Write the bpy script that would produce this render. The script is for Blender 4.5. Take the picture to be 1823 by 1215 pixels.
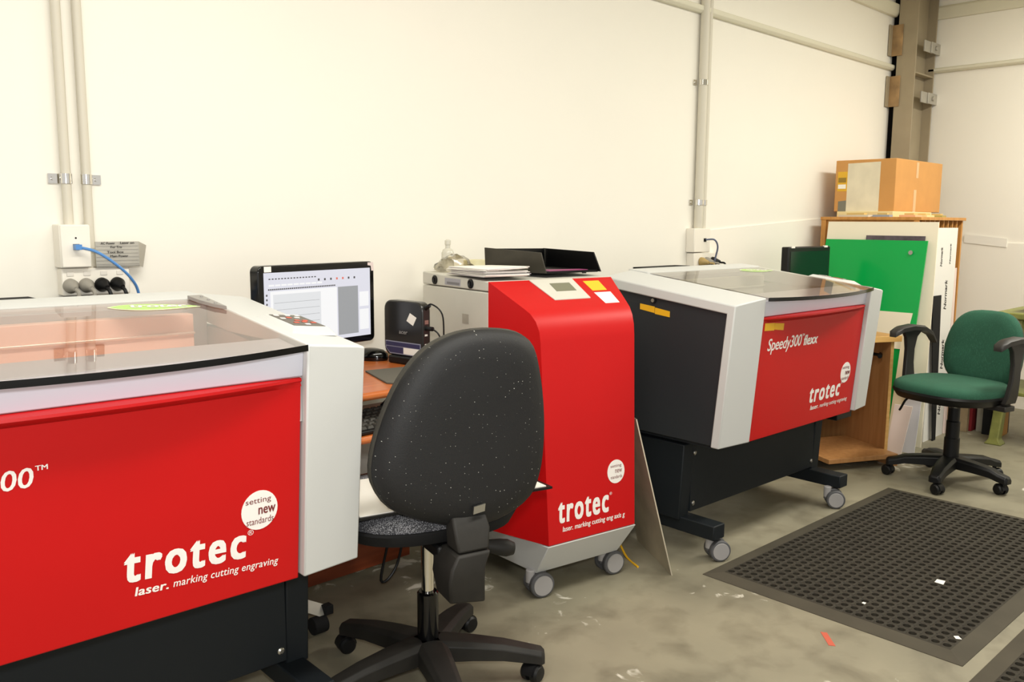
import bpy, bmesh, math, random
from mathutils import Vector, Matrix
from math import sin, cos, pi, radians
random.seed(7)
S = bpy.context.scene
COL = S.collection
for o in list(bpy.data.objects): bpy.data.objects.remove(o)

# ------------------------------------------------------------ camera, light, exposure
CAM_H = 1.2097; PITCH = 0.1370; ROLL = 0.0063; YAW = 0.7719; FPX = 1542.0
def rz(v, a): return Vector((cos(a)*v[0]-sin(a)*v[1], sin(a)*v[0]+cos(a)*v[1], v[2]))
R_ = rz((1, 0, 0), -YAW); F_ = rz((0, cos(PITCH), -sin(PITCH)), -YAW); U_ = rz((0, sin(PITCH), cos(PITCH)), -YAW)
RX = R_*cos(ROLL) + U_*sin(ROLL); UX = U_*cos(ROLL) - R_*sin(ROLL)
cd = bpy.data.cameras.new('camera'); cam = bpy.data.objects.new('camera', cd); COL.objects.link(cam)
cam.matrix_world = Matrix(((RX.x, UX.x, -F_.x, 0), (RX.y, UX.y, -F_.y, 0), (RX.z, UX.z, -F_.z, CAM_H), (0, 0, 0, 1)))
cd.sensor_width = 36.0; cd.sensor_fit = 'HORIZONTAL'; cd.lens = FPX/1823*36.0; cd.clip_start = .05
S.camera = cam
S.view_settings.view_transform = 'Standard'; S.view_settings.look = 'None'
S.view_settings.gamma = 1; S.view_settings.use_curve_mapping = False
S.view_settings.exposure = 0.0

w = bpy.data.worlds.new('world'); S.world = w; w.use_nodes = True
bg = w.node_tree.nodes['Background']; bg.inputs[0].default_value = (1.0, .975, .93, 1); bg.inputs[1].default_value = 0.80

def area(name, loc, size, power, col, look=None, sy=None):
    l = bpy.data.lights.new(name, 'AREA'); l.energy = power; l.color = col
    l.shape = 'RECTANGLE'; l.size = size; l.size_y = sy or size
    o = bpy.data.objects.new(name, l); COL.objects.link(o); o.location = loc
    d = Vector(look) - Vector(loc) if look else Vector((0, 0, -1))
    o.rotation_euler = d.to_track_quat('-Z', 'Y').to_euler()
    return o
# fluorescent battens under the ceiling behind the photographer and the camera's own flash
area('ceiling_batten_light', (.9, .75, 2.70), 2.8, 62, (1.0, .975, .91), sy=.35)
area('ceiling_batten_light', (4.7, .6, 2.70), 2.8, 84, (1.0, .96, .86), sy=.35)
area('camera_flash_light', (-.02, -.04, CAM_H+.15), .09, 20, (1.0, 1.0, .98), look=(2.6, 2.4, .75))

# ------------------------------------------------------------ materials
def srgb(r, g, b):
    f = lambda c: (c/255/12.92) if c/255 <= .04045 else ((c/255+.055)/1.055)**2.4
    return (f(r), f(g), f(b), 1)
MATS = {}
def mat(name, rgb, rough=.5, metal=0, var=0, scale=6, bump=0, bscale=80, spec=.5, emit=None, coat=0):
    if name in MATS: return MATS[name]
    m = bpy.data.materials.new(name); m.use_nodes = True; nt = m.node_tree
    b = nt.nodes['Principled BSDF']; c = srgb(*rgb)
    b.inputs['Base Color'].default_value = c; b.inputs['Roughness'].default_value = rough
    b.inputs['Metallic'].default_value = metal; b.inputs['Specular IOR Level'].default_value = spec
    b.inputs['Coat Weight'].default_value = coat
    tc = nt.nodes.new('ShaderNodeTexCoord')
    if var:
        n = nt.nodes.new('ShaderNodeTexNoise'); n.inputs['Scale'].default_value = scale; n.inputs['Detail'].default_value = 6
        r = nt.nodes.new('ShaderNodeValToRGB'); nt.links.new(tc.outputs['Object'], n.inputs['Vector'])
        nt.links.new(n.outputs['Fac'], r.inputs['Fac'])
        r.color_ramp.elements[0].position = .3; r.color_ramp.elements[1].position = .7
        r.color_ramp.elements[0].color = tuple(x*(1-var) for x in c[:3])+(1,)
        r.color_ramp.elements[1].color = tuple(min(1, x*(1+var)) for x in c[:3])+(1,)
        nt.links.new(r.outputs['Color'], b.inputs['Base Color'])
    if bump:
        n2 = nt.nodes.new('ShaderNodeTexNoise'); n2.inputs['Scale'].default_value = bscale; n2.inputs['Detail'].default_value = 3
        nt.links.new(tc.outputs['Object'], n2.inputs['Vector'])
        bp = nt.nodes.new('ShaderNodeBump'); bp.inputs['Strength'].default_value = bump; bp.inputs['Distance'].default_value = .002
        nt.links.new(n2.outputs['Fac'], bp.inputs['Height']); nt.links.new(bp.outputs['Normal'], b.inputs['Normal'])
    if emit:
        b.inputs['Emission Color'].default_value = c; b.inputs['Emission Strength'].default_value = emit
    MATS[name] = m; return m

def speckled(name, rgb, dots, dens=.30, scale=90, rough=.6, ax='Z'):
    m = mat(name, rgb, rough, var=.12, scale=9, bump=.25, bscale=300); nt = m.node_tree; b = nt.nodes['Principled BSDF']
    tc = nt.nodes.new('ShaderNodeTexCoord'); v = nt.nodes.new('ShaderNodeTexVoronoi'); v.inputs['Scale'].default_value = scale; v.voronoi_dimensions = '2D'
    sx = nt.nodes.new('ShaderNodeSeparateXYZ'); cx = nt.nodes.new('ShaderNodeCombineXYZ'); nt.links.new(tc.outputs['Object'], sx.inputs[0])
    nt.links.new(sx.outputs['X'], cx.inputs['X']); nt.links.new(sx.outputs[ax or 'Z'], cx.inputs['Y']); nt.links.new(cx.outputs[0] if ax else tc.outputs['Object'], v.inputs['Vector'])
    if not ax: v.voronoi_dimensions = '3D'
    n = nt.nodes.new('ShaderNodeTexNoise'); n.inputs['Scale'].default_value = 11
    nt.links.new(tc.outputs['Object'], n.inputs['Vector'])
    sep = nt.nodes.new('ShaderNodeSeparateColor'); nt.links.new(v.outputs['Color'], sep.inputs[0])
    # only some cells carry a dot, of differing size
    a = nt.nodes.new('ShaderNodeMath'); a.operation = 'MULTIPLY_ADD'; a.inputs[1].default_value = .55; a.inputs[2].default_value = -.55+dens*.55
    nt.links.new(sep.outputs[0], a.inputs[0])
    a2 = nt.nodes.new('ShaderNodeMath'); a2.operation = 'MULTIPLY'; nt.links.new(a.outputs[0], a2.inputs[0]); nt.links.new(n.outputs['Fac'], a2.inputs[1])
    lt = nt.nodes.new('ShaderNodeMath'); lt.operation = 'LESS_THAN'
    nt.links.new(v.outputs['Distance'], lt.inputs[0]); nt.links.new(a2.outputs[0], lt.inputs[1])
    mx = nt.nodes.new('ShaderNodeMix'); mx.data_type = 'RGBA'; mx.inputs['B'].default_value = srgb(*dots)
    src = b.inputs['Base Color'].links[0].from_socket
    nt.links.new(lt.outputs[0], mx.inputs['Factor']); nt.links.new(src, mx.inputs['A'])
    nt.links.new(mx.outputs['Result'], b.inputs['Base Color'])
    return m

def wood(name, rgb, rgb2, rough=.4, sc=(3, 40, 40)):
    if name in MATS: return MATS[name]
    m = bpy.data.materials.new(name); m.use_nodes = True; nt = m.node_tree; b = nt.nodes['Principled BSDF']
    tc = nt.nodes.new('ShaderNodeTexCoord'); mp = nt.nodes.new('ShaderNodeMapping'); mp.inputs['Scale'].default_value = sc
    n = nt.nodes.new('ShaderNodeTexNoise'); n.inputs['Scale'].default_value = 1.5; n.inputs['Detail'].default_value = 8
    r = nt.nodes.new('ShaderNodeValToRGB'); r.color_ramp.elements[0].position = .35; r.color_ramp.elements[1].position = .65
    r.color_ramp.elements[0].color = srgb(*rgb); r.color_ramp.elements[1].color = srgb(*rgb2)
    nt.links.new(tc.outputs['Object'], mp.inputs[0]); nt.links.new(mp.outputs[0], n.inputs['Vector'])
    nt.links.new(n.outputs['Fac'], r.inputs[0]); nt.links.new(r.outputs[0], b.inputs['Base Color'])
    b.inputs['Roughness'].default_value = rough
    MATS[name] = m; return m

def tinted(name, tint, refl=.10, rough=.02, rmax=.6):
    m = bpy.data.materials.new(name); m.use_nodes = True; nt = m.node_tree
    for n in list(nt.nodes): nt.nodes.remove(n)
    out = nt.nodes.new('ShaderNodeOutputMaterial'); mx = nt.nodes.new('ShaderNodeMixShader')
    t = nt.nodes.new('ShaderNodeBsdfTransparent'); t.inputs[0].default_value = tint
    g = nt.nodes.new('ShaderNodeBsdfGlossy'); g.inputs['Roughness'].default_value = rough; g.inputs[0].default_value = (1, 1, 1, 1)
    f = nt.nodes.new('ShaderNodeFresnel'); f.inputs['IOR'].default_value = 1.5
    nt.links.new(f.outputs[0], mx.inputs[0]); nt.links.new(t.outputs[0], mx.inputs[1]); nt.links.new(g.outputs[0], mx.inputs[2])
    nt.links.new(mx.outputs[0], out.inputs[0]); MATS[name] = m; return m

def concrete():
    m = bpy.data.materials.new('concrete_floor'); m.use_nodes = True; nt = m.node_tree; b = nt.nodes['Principled BSDF']
    tc = nt.nodes.new('ShaderNodeTexCoord')
    def noise(scale, det=6, dist=0):
        n = nt.nodes.new('ShaderNodeTexNoise'); n.inputs['Scale'].default_value = scale; n.inputs['Detail'].default_value = det
        n.inputs['Distortion'].default_value = dist; nt.links.new(tc.outputs['Object'], n.inputs['Vector']); return n
    def ramp(src, p0, c0, p1, c1):
        r = nt.nodes.new('ShaderNodeValToRGB'); r.color_ramp.elements[0].position = p0; r.color_ramp.elements[1].position = p1
        r.color_ramp.elements[0].color = c0; r.color_ramp.elements[1].color = c1; nt.links.new(src, r.inputs[0]); return r
    n1 = noise(1.6, 8, .1); base = ramp(n1.outputs['Fac'], .32, srgb(124, 119, 101), .68, srgb(156, 149, 127))
    n2 = noise(7, 8, .25); st = ramp(n2.outputs['Fac'], .28, (.55, .53, .50, 1), .52, (1, 1, 1, 1))
    mu = nt.nodes.new('ShaderNodeMix'); mu.data_type = 'RGBA'; mu.blend_type = 'MULTIPLY'; mu.inputs['Factor'].default_value = .75
    nt.links.new(base.outputs[0], mu.inputs['A']); nt.links.new(st.outputs[0], mu.inputs['B'])
    n3 = noise(14, 4, .8); n4 = noise(1.9, 2)
    ad = nt.nodes.new('ShaderNodeMath'); ad.operation = 'MULTIPLY'; nt.links.new(n3.outputs['Fac'], ad.inputs[0]); nt.links.new(n4.outputs['Fac'], ad.inputs[1])
    sp = ramp(ad.outputs[0], .375, (0, 0, 0, 1), .42, (1, 1, 1, 1))
    mw = nt.nodes.new('ShaderNodeMix'); mw.data_type = 'RGBA'; mw.inputs['B'].default_value = srgb(205, 200, 186)
    nt.links.new(sp.outputs[0], mw.inputs['Factor']); nt.links.new(mu.outputs['Result'], mw.inputs['A'])
    nt.links.new(mw.outputs['Result'], b.inputs['Base Color'])
    b.inputs['Roughness'].default_value = .55
    bp = nt.nodes.new('ShaderNodeBump'); bp.inputs['Strength'].default_value = .15; bp.inputs['Distance'].default_value = .004
    nt.links.new(n2.outputs['Fac'], bp.inputs['Height']); nt.links.new(bp.outputs['Normal'], b.inputs['Normal'])
    return m

WALL = mat('wall_paint', (243, 239, 228), .8, var=.015, scale=1.3, bump=.06, bscale=60)
WHITE = mat('white_paint', (240, 237, 228), .6)
CEIL = mat('ceiling_paint', (232, 228, 205), .8)
COVER = mat('light_grey_enamel', (204, 205, 203), .5, bump=.05, bscale=500)
FASCIA = mat('pale_lavender_enamel', (196, 197, 208), .4)
RED = mat('red_enamel', (195, 7, 11), .45, spec=.35, var=.03, scale=3, bump=.05, bscale=500)
DARK = mat('anthracite_enamel', (42, 45, 48), .55, spec=.35, bump=.06, bscale=500)
STAND = mat('dark_blue_grey_enamel', (22, 27, 31), .55, spec=.3)
BLACK = mat('black_plastic', (14, 14, 15), .45, spec=.35)
DUSTY = mat('dusty_black_plastic', (33, 31, 28), .6, spec=.35, var=.4, scale=9, bump=.1)
MATTB = mat('matt_black', (18, 18, 19), .8, spec=.3)
GLOSSB = mat('gloss_black', (8, 8, 9), .12)
LETTER = mat('white_vinyl', (245, 240, 235), .5)
REDTXT = mat('dark_red_print', (120, 40, 40), .6)
CHROME = mat('chrome', (225, 222, 215), .12, metal=1)
STEEL = mat('zinc_steel', (190, 188, 182), .35, metal=1)
GALV = mat('galvanised_steel', (186, 182, 172), .5, metal=.55, var=.1, scale=14)
TYRE = mat('grey_rubber', (84, 84, 86), .6)
WHEELC = mat('grey_wheel_plastic', (160, 157, 156), .5)
YELLOW = mat('yellow_tape', (238, 182, 30), .5)
PVC = mat('grey_conduit_plastic', (212, 206, 190), .5)
OUTLET = mat('outlet_plastic', (240, 234, 222), .4)
PLUGG = mat('grey_plug', (150, 145, 135), .5)
BLUE = mat('blue_cable', (84, 140, 205), .4)
LID = tinted('tinted_acrylic', (.90, .87, .87, 1))
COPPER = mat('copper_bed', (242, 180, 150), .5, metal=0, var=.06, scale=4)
INNER = mat('inner_grey_metal', (176, 172, 172), .45)
PAPER = mat('paper', (246, 242, 232), .8)
CARD = mat('cardboard', (206, 150, 84), .8, var=.05, scale=8)
OAK = wood('oak_laminate', (176, 124, 74), (192, 140, 88), sc=(30, 30, 2.5))
OAKE = wood('oak_edge', (214, 164, 92), (226, 180, 110))
CHERRY = wood('cherry_laminate', (172, 88, 38), (194, 108, 50), .3)
CHERRYD = wood('dark_cherry_laminate', (122, 54, 26), (146, 70, 36), .35)
RACKW = wood('rack_wood', (186, 128, 58), (202, 144, 72), .55, sc=(30, 30, 2.5))
FABG = speckled('green_fabric', (36, 84, 64), (54, 106, 84), .9, 420, .9, 'Y')
CHARC = speckled('black_dusty_shell', (20, 20, 22), (190, 188, 182), .27, 85, .62)
SEATF = speckled('grey_speckled_fabric', (58, 58, 62), (150, 150, 154), 1.9, 420, .95, None)
RUBBER = mat('mat_rubber', (58, 54, 46), .8, spec=.25, var=.12, scale=5, bump=.15, bscale=200)
OLIVE = mat('olive_green_paint', (126, 128, 66), .5, var=.25, scale=18, bump=.1)
COLUMNP = mat('taupe_steel_paint', (158, 145, 120), .6, var=.08, scale=5)
RUST = mat('brown_primer', (158, 128, 88), .7, var=.3, scale=12)
ALU = mat('mill_aluminium', (196, 186, 164), .45, metal=.5, var=.18, scale=7)
GREENA = mat('green_acrylic', (0, 164, 74), .2, spec=.3)
PALEG = mat('pale_green_edge', (120, 205, 150), .3)

# ------------------------------------------------------------ helpers
class B:
    """collects shapes into one mesh"""
    def __init__(s): s.bm = bmesh.new(); s.ms = []; s.mi = 0
    def m(s, material):
        if material not in s.ms: s.ms.append(material)
        s.mi = s.ms.index(material); return s
    def face(s, vs):
        try:
            f = s.bm.faces.new(vs); f.material_index = s.mi; return f
        except ValueError: return None
    def loops(s, loops, cap=True, close=True):
        rows = [[s.bm.verts.new(p) for p in l] for l in loops]
        n = len(rows[0])
        for a, b in zip(rows, rows[1:]):
            for i in range(n if close else n-1):
                s.face((a[i], a[(i+1) % n], b[(i+1) % n], b[i]))
        if cap:
            s.face(list(reversed(rows[0]))); s.face(rows[-1])
        return s
    def box(s, x0, x1, y0, y1, z0, z1):
        return s.loops([[(x0, y0, z), (x1, y0, z), (x1, y1, z), (x0, y1, z)] for z in (z0, z1)])
    def prism(s, prof, axis, a, b):
        f = {'x': lambda p, t: (t, p[0], p[1]), 'y': lambda p, t: (p[0], t, p[1]), 'z': lambda p, t: (p[0], p[1], t)}[axis]
        return s.loops([[f(p, t) for p in prof] for t in (a, b)])
    def cyl(s, p0, p1, r0, r1=None, n=20):
        p0 = Vector(p0); p1 = Vector(p1); r1 = r0 if r1 is None else r1
        d = (p1-p0).normalized(); a = d.orthogonal().normalized(); c = d.cross(a)
        return s.loops([[p+(a*cos(2*pi*i/n)+c*sin(2*pi*i/n))*r for i in range(n)] for p, r in ((p0, r0), (p1, r1))])
    def lathe(s, prof, c=(0, 0, 0), n=24, axis=(0, 0, 1)):
        d = Vector(axis).normalized(); a = d.orthogonal().normalized(); e = d.cross(a); c = Vector(c)
        return s.loops([[c+d*z+(a*cos(2*pi*i/n)+e*sin(2*pi*i/n))*max(r, 1e-4) for i in range(n)] for r, z in prof])
    def tube(s, pts, r, n=8, sub=6):
        pts = [Vector(p) for p in pts]
        if sub > 1 and len(pts) > 2:
            q = []
            ext = [pts[0]*2-pts[1]]+pts+[pts[-1]*2-pts[-2]]
            for i in range(1, len(ext)-2):
                a, b, c, d = ext[i-1:i+3]
                for k in range(sub):
                    t = k/sub
                    q.append(.5*((2*b)+(c-a)*t+(2*a-5*b+4*c-d)*t*t+(3*b-a-3*c+d)*t**3))
            q.append(pts[-1]); pts = q
        L = []; up = Vector((.13, .31, .94))
        for i, p in enumerate(pts):
            d = (pts[min(i+1, len(pts)-1)]-pts[max(i-1, 0)]).normalized()
            a = up.cross(d)
            if a.length < 1e-3: a = d.orthogonal()
            a.normalize(); c = d.cross(a); up = c
            L.append([p+(a*cos(2*pi*k/n)+c*sin(2*pi*k/n))*r for k in range(n)])
        return s.loops(L)
    def done(s, name, parent=None, bevel=0, smooth=35, loc=None, rot=None, seg=2, sub=0):
        bmesh.ops.recalc_face_normals(s.bm, faces=s.bm.faces)
        me = bpy.data.meshes.new(name); s.bm.to_mesh(me); s.bm.free()
        for m_ in s.ms: me.materials.append(m_)
        if smooth:
            me.polygons.foreach_set('use_smooth', [True]*len(me.polygons)); me.set_sharp_from_angle(angle=radians(smooth))
        o = bpy.data.objects.new(name, me); COL.objects.link(o)
        if parent: o.parent = parent
        if loc: o.location = loc
        if rot: o.rotation_euler = rot
        if bevel:
            md = o.modifiers.new('bevel', 'BEVEL'); md.width = bevel; md.segments = seg; md.limit_method = 'ANGLE'; md.angle_limit = radians(32)
        if sub:
            md = o.modifiers.new('subdivision', 'SUBSURF'); md.levels = sub; md.render_levels = sub
        return o

def tag(o, label, cat, group=None, kind=None):
    if label: o['label'] = label
    if cat: o['category'] = cat
    if group: o['group'] = group
    if kind: o['kind'] = kind
    return o
def thing(name, label, cat, loc=(0, 0, 0), rot=0, group=None):
    o = bpy.data.objects.new(name, None); COL.objects.link(o); o.empty_display_size = .05
    o.location = loc; o.rotation_euler = (0, 0, rot)
    return tag(o, label, cat, group)
def struct(o): o['kind'] = 'structure'; return o
def dup(root, loc, rot, label=None, group=None, skip=()):
    r = root.copy(); COL.objects.link(r); r.location = loc; r.rotation_euler = (0, 0, rot)
    if label: r['label'] = label
    if group: r['group'] = group
    for ch in list(root.children):
        if ch in skip: continue
        c = ch.copy(); COL.objects.link(c); c.parent = r
        for g in list(ch.children):
            if g in skip: continue
            d = g.copy(); COL.objects.link(d); d.parent = c
    return r
def text(body, x0, x1, z0, z1, fn, material, name, parent, bold=0, shear=0, gap=1.0, align='CENTER'):
    """lettering fitted into x0..x1, z0..z1 and laid on the surface fn(x, z, lift)"""
    cu = bpy.data.curves.new('t', 'FONT'); cu.body = body; cu.size = 1;  cu.shear = shear; cu.align_x = align
    cu.space_character = gap; cu.resolution_u = 3
    o = bpy.data.objects.new('t', cu); COL.objects.link(o)
    dg = bpy.context.evaluated_depsgraph_get(); dg.update()
    me = bpy.data.meshes.new_from_object(o.evaluated_get(dg)); bpy.data.objects.remove(o); bpy.data.curves.remove(cu)
    src = bmesh.new(); src.from_mesh(me)
    hgt = max(v.co.y for v in src.verts)-min(v.co.y for v in src.verts)
    shifts = [(0, 0)] if not bold else [(bold*k, bold*.5*m) for k in (-1, 0, 1) for m in (-1, 1)]
    bm = bmesh.new()
    for i_, (dx, dy) in enumerate(shifts):
        mp = {v: bm.verts.new((v.co.x+dx, v.co.y+dy, i_)) for v in src.verts}
        for f in src.faces: bm.faces.new([mp[v] for v in f.verts])
    src.free()
    xs = [v.co.x for v in bm.verts]; ys = [v.co.y for v in bm.verts]
    ax, bx, ay, by = min(xs), max(xs), min(ys), max(ys)
    for v in bm.verts:
        u = x0+(v.co.x-ax)/(bx-ax)*(x1-x0); t = z0+(v.co.y-ay)/(by-ay)*(z1-z0)
        v.co = Vector(fn(u, t, .0005+.00006*v.co.z))
    bm.to_mesh(me); bm.free(); me.name = name
    me.polygons.foreach_set('use_smooth', [False]*len(me.polygons))
    me.materials.clear(); me.materials.append(material)
    q = bpy.data.objects.new(name, me); COL.objects.link(q); q.parent = parent
    return q
def flat(name, pts, fn, material, parent, t=.001):
    b = B().m(material); b.loops([[fn(x, z, l) for x, z in pts] for l in (.0003, t)]); return b.done(name, parent, smooth=0)
def ellipse(cx, cz, rx, rz_, n=32, a=0): return [(cx+rx*cos(2*pi*i/n)*cos(a)-rz_*sin(2*pi*i/n)*sin(a), cz+rx*cos(2*pi*i/n)*sin(a)+rz_*sin(2*pi*i/n)*cos(a)) for i in range(n)]

def caster(parent, x, y, r=.05, swivel=0, top=.1):
    """twin wheel furniture castor; wheels are children"""
    b = B().m(WHEELC); c, s_ = cos(swivel), sin(swivel)
    P = lambda a, t, z: (x+c*a-s_*t, y+s_*a+c*t, z)
    b.cyl(P(-.03, 0, r*1.1), P(-.03, 0, top), .016)
    b.m(TYRE).loops([[P(-.045, t, r*.9), P(-.035, t, r*1.95), P(0, t, r*2.12), P(.022, t, r*1.9), P(.012, t, r)] for t in (-.011, .011)])
    f = b.done('caster', parent, .003)
    for sgn in (-1, 1):
        q = B().m(TYRE)
        L = []
        for rr, t in ((r*.6, .012), (r*.94, .012), (r, .016), (r, .030), (r*.93, .034), (r*.80, .0345)):
            L.append([P(rr*cos(2*pi*k/28), sgn*t, r+rr*sin(2*pi*k/28)) for k in range(28)])
        q.loops(L)
        q.m(WHEELC).loops([[P(rr*cos(2*pi*k/28), sgn*t, r+rr*sin(2*pi*k/28)) for k in range(28)] for rr, t in ((r*.8, .0346), (r*.78, .0375), (r*.1, .0375))])
        q.done('wheel', f)
    return f

# ------------------------------------------------------------ the setting
struct(B().m(concrete()).box(-3.2, 6.6, -4.2, 2.75, -.1, 0).done('floor', smooth=0))
struct(B().m(WALL).box(-3.2, 6.035, 2.55, 2.7, 0, 2.85).done('wall_back', smooth=0))
struct(B().m(mat('painted_gap_shade', (52, 50, 48), .8)).box(6.035, 6.5, 2.56, 2.7, 0, 2.85).done('trim_8', smooth=0))  # dark colour paints the shade of the gap between wall and column
struct(B().m(WALL).box(6.35, 6.5, -4.2, 2.55, 0, 2.85).done('wall_right', smooth=0))
struct(B().m(CEIL).box(-3.2, 6.55, -4.2, 2.7, 2.78, 2.9).done('ceiling', smooth=0))
# wall girts (cold formed rails) and cornice strips
def rail_x(n, x0, x1, z, h=.04, d=.03):
    b = B().m(mat('girt_paint', (222, 218, 198), .6)); b.prism([(2.55, z-h/2), (2.55-d*.6, z-h/2), (2.55-d, z-h*.2), (2.55-d, z+h*.35), (2.55-d*.4, z+h/2), (2.55, z+h/2)], 'x', x0, x1); return struct(b.done(n, bevel=.003))
rail_x('trim_1', -3.2, 6.02, 2.25)
rail_x('trim_2', -3.2, 6.02, 2.62, .09, .04)
def rail_y(n, y0, y1, z, h=.035, d=.03):
    b = B().m(mat('girt_paint', (222, 218, 198), .6)); b.prism([(6.35, z-h/2), (6.35-d*.6, z-h/2), (6.35-d, z-h*.2), (6.35-d, z+h*.35), (6.35-d*.4, z+h/2), (6.35, z+h/2)], 'y', y0, y1); return struct(b.done(n, bevel=.003))
rail_y('trim_3', -4.2, 2.42, 2.25)
rail_y('trim_4', -4.2, 2.42, 2.63, .09, .02)
# lower lining boards of both walls
struct(B().m(WALL).prism([(3.9, 0), (5.6, 0), (5.6, 1.268), (3.9, 1.172)], 'y', 2.543, 2.55).done('trim_5', smooth=0))
struct(B().m(WALL).box(6.342, 6.35, -1.0, 2.15, 0, 1.09).done('trim_6', smooth=0))
struct(B().m(WHITE).prism([(2.11, 1.145), (1.845, 1.118), (1.845, 1.062), (2.11, 1.088)], 'x', 6.337, 6.342).done('trim_7', smooth=0))

# steel column in the corner
col = tag(thing('steel_column', None, None, (6.15, 2.42, 0)), 'taupe painted steel column standing in the far wall corner', 'column')
b = B().m(COLUMNP); b.box(-.15, -.138, -.04, .085, 0, 2.78); b.box(-.138, .17, .02, .032, 0, 2.78); b.done('column_web', col, .002)
B().m(COLUMNP).box(.17, .182, -.04, .085, 0, 2.78).done('column_flange', col, .002)
B().m(COLUMNP).box(-.138, .17, -.036, .02, 2.20, 2.21).done('stiffener_plate', col)
for z in (2.42, 2.09):
    c_ = B().m(COLUMNP); c_.box(-.20, -.151, .118, .126, z-.1, z+.1); c_.m(RUST).box(-.158, -.151, .05, .122, z-.1, z+.1); c_.done('girt_cleat', col, .002)
for z, lab in ((2.385, 1), (2.055, 0)):
    c_ = B().m(GALV); c_.box(6.10, 6.24, 2.365, 2.375, z-.036, z+.036); c_.box(6.20, 6.35, 2.357, 2.365, z-.036, z+.036)
    c_.cyl((6.27, 2.357, z), (6.27, 2.345, z), .016, n=6)
    tag(c_.done('girt_bracket', None, .002), ('upper' if lab else 'lower')+' galvanised bracket bolted between column and right wall', 'bracket')

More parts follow.
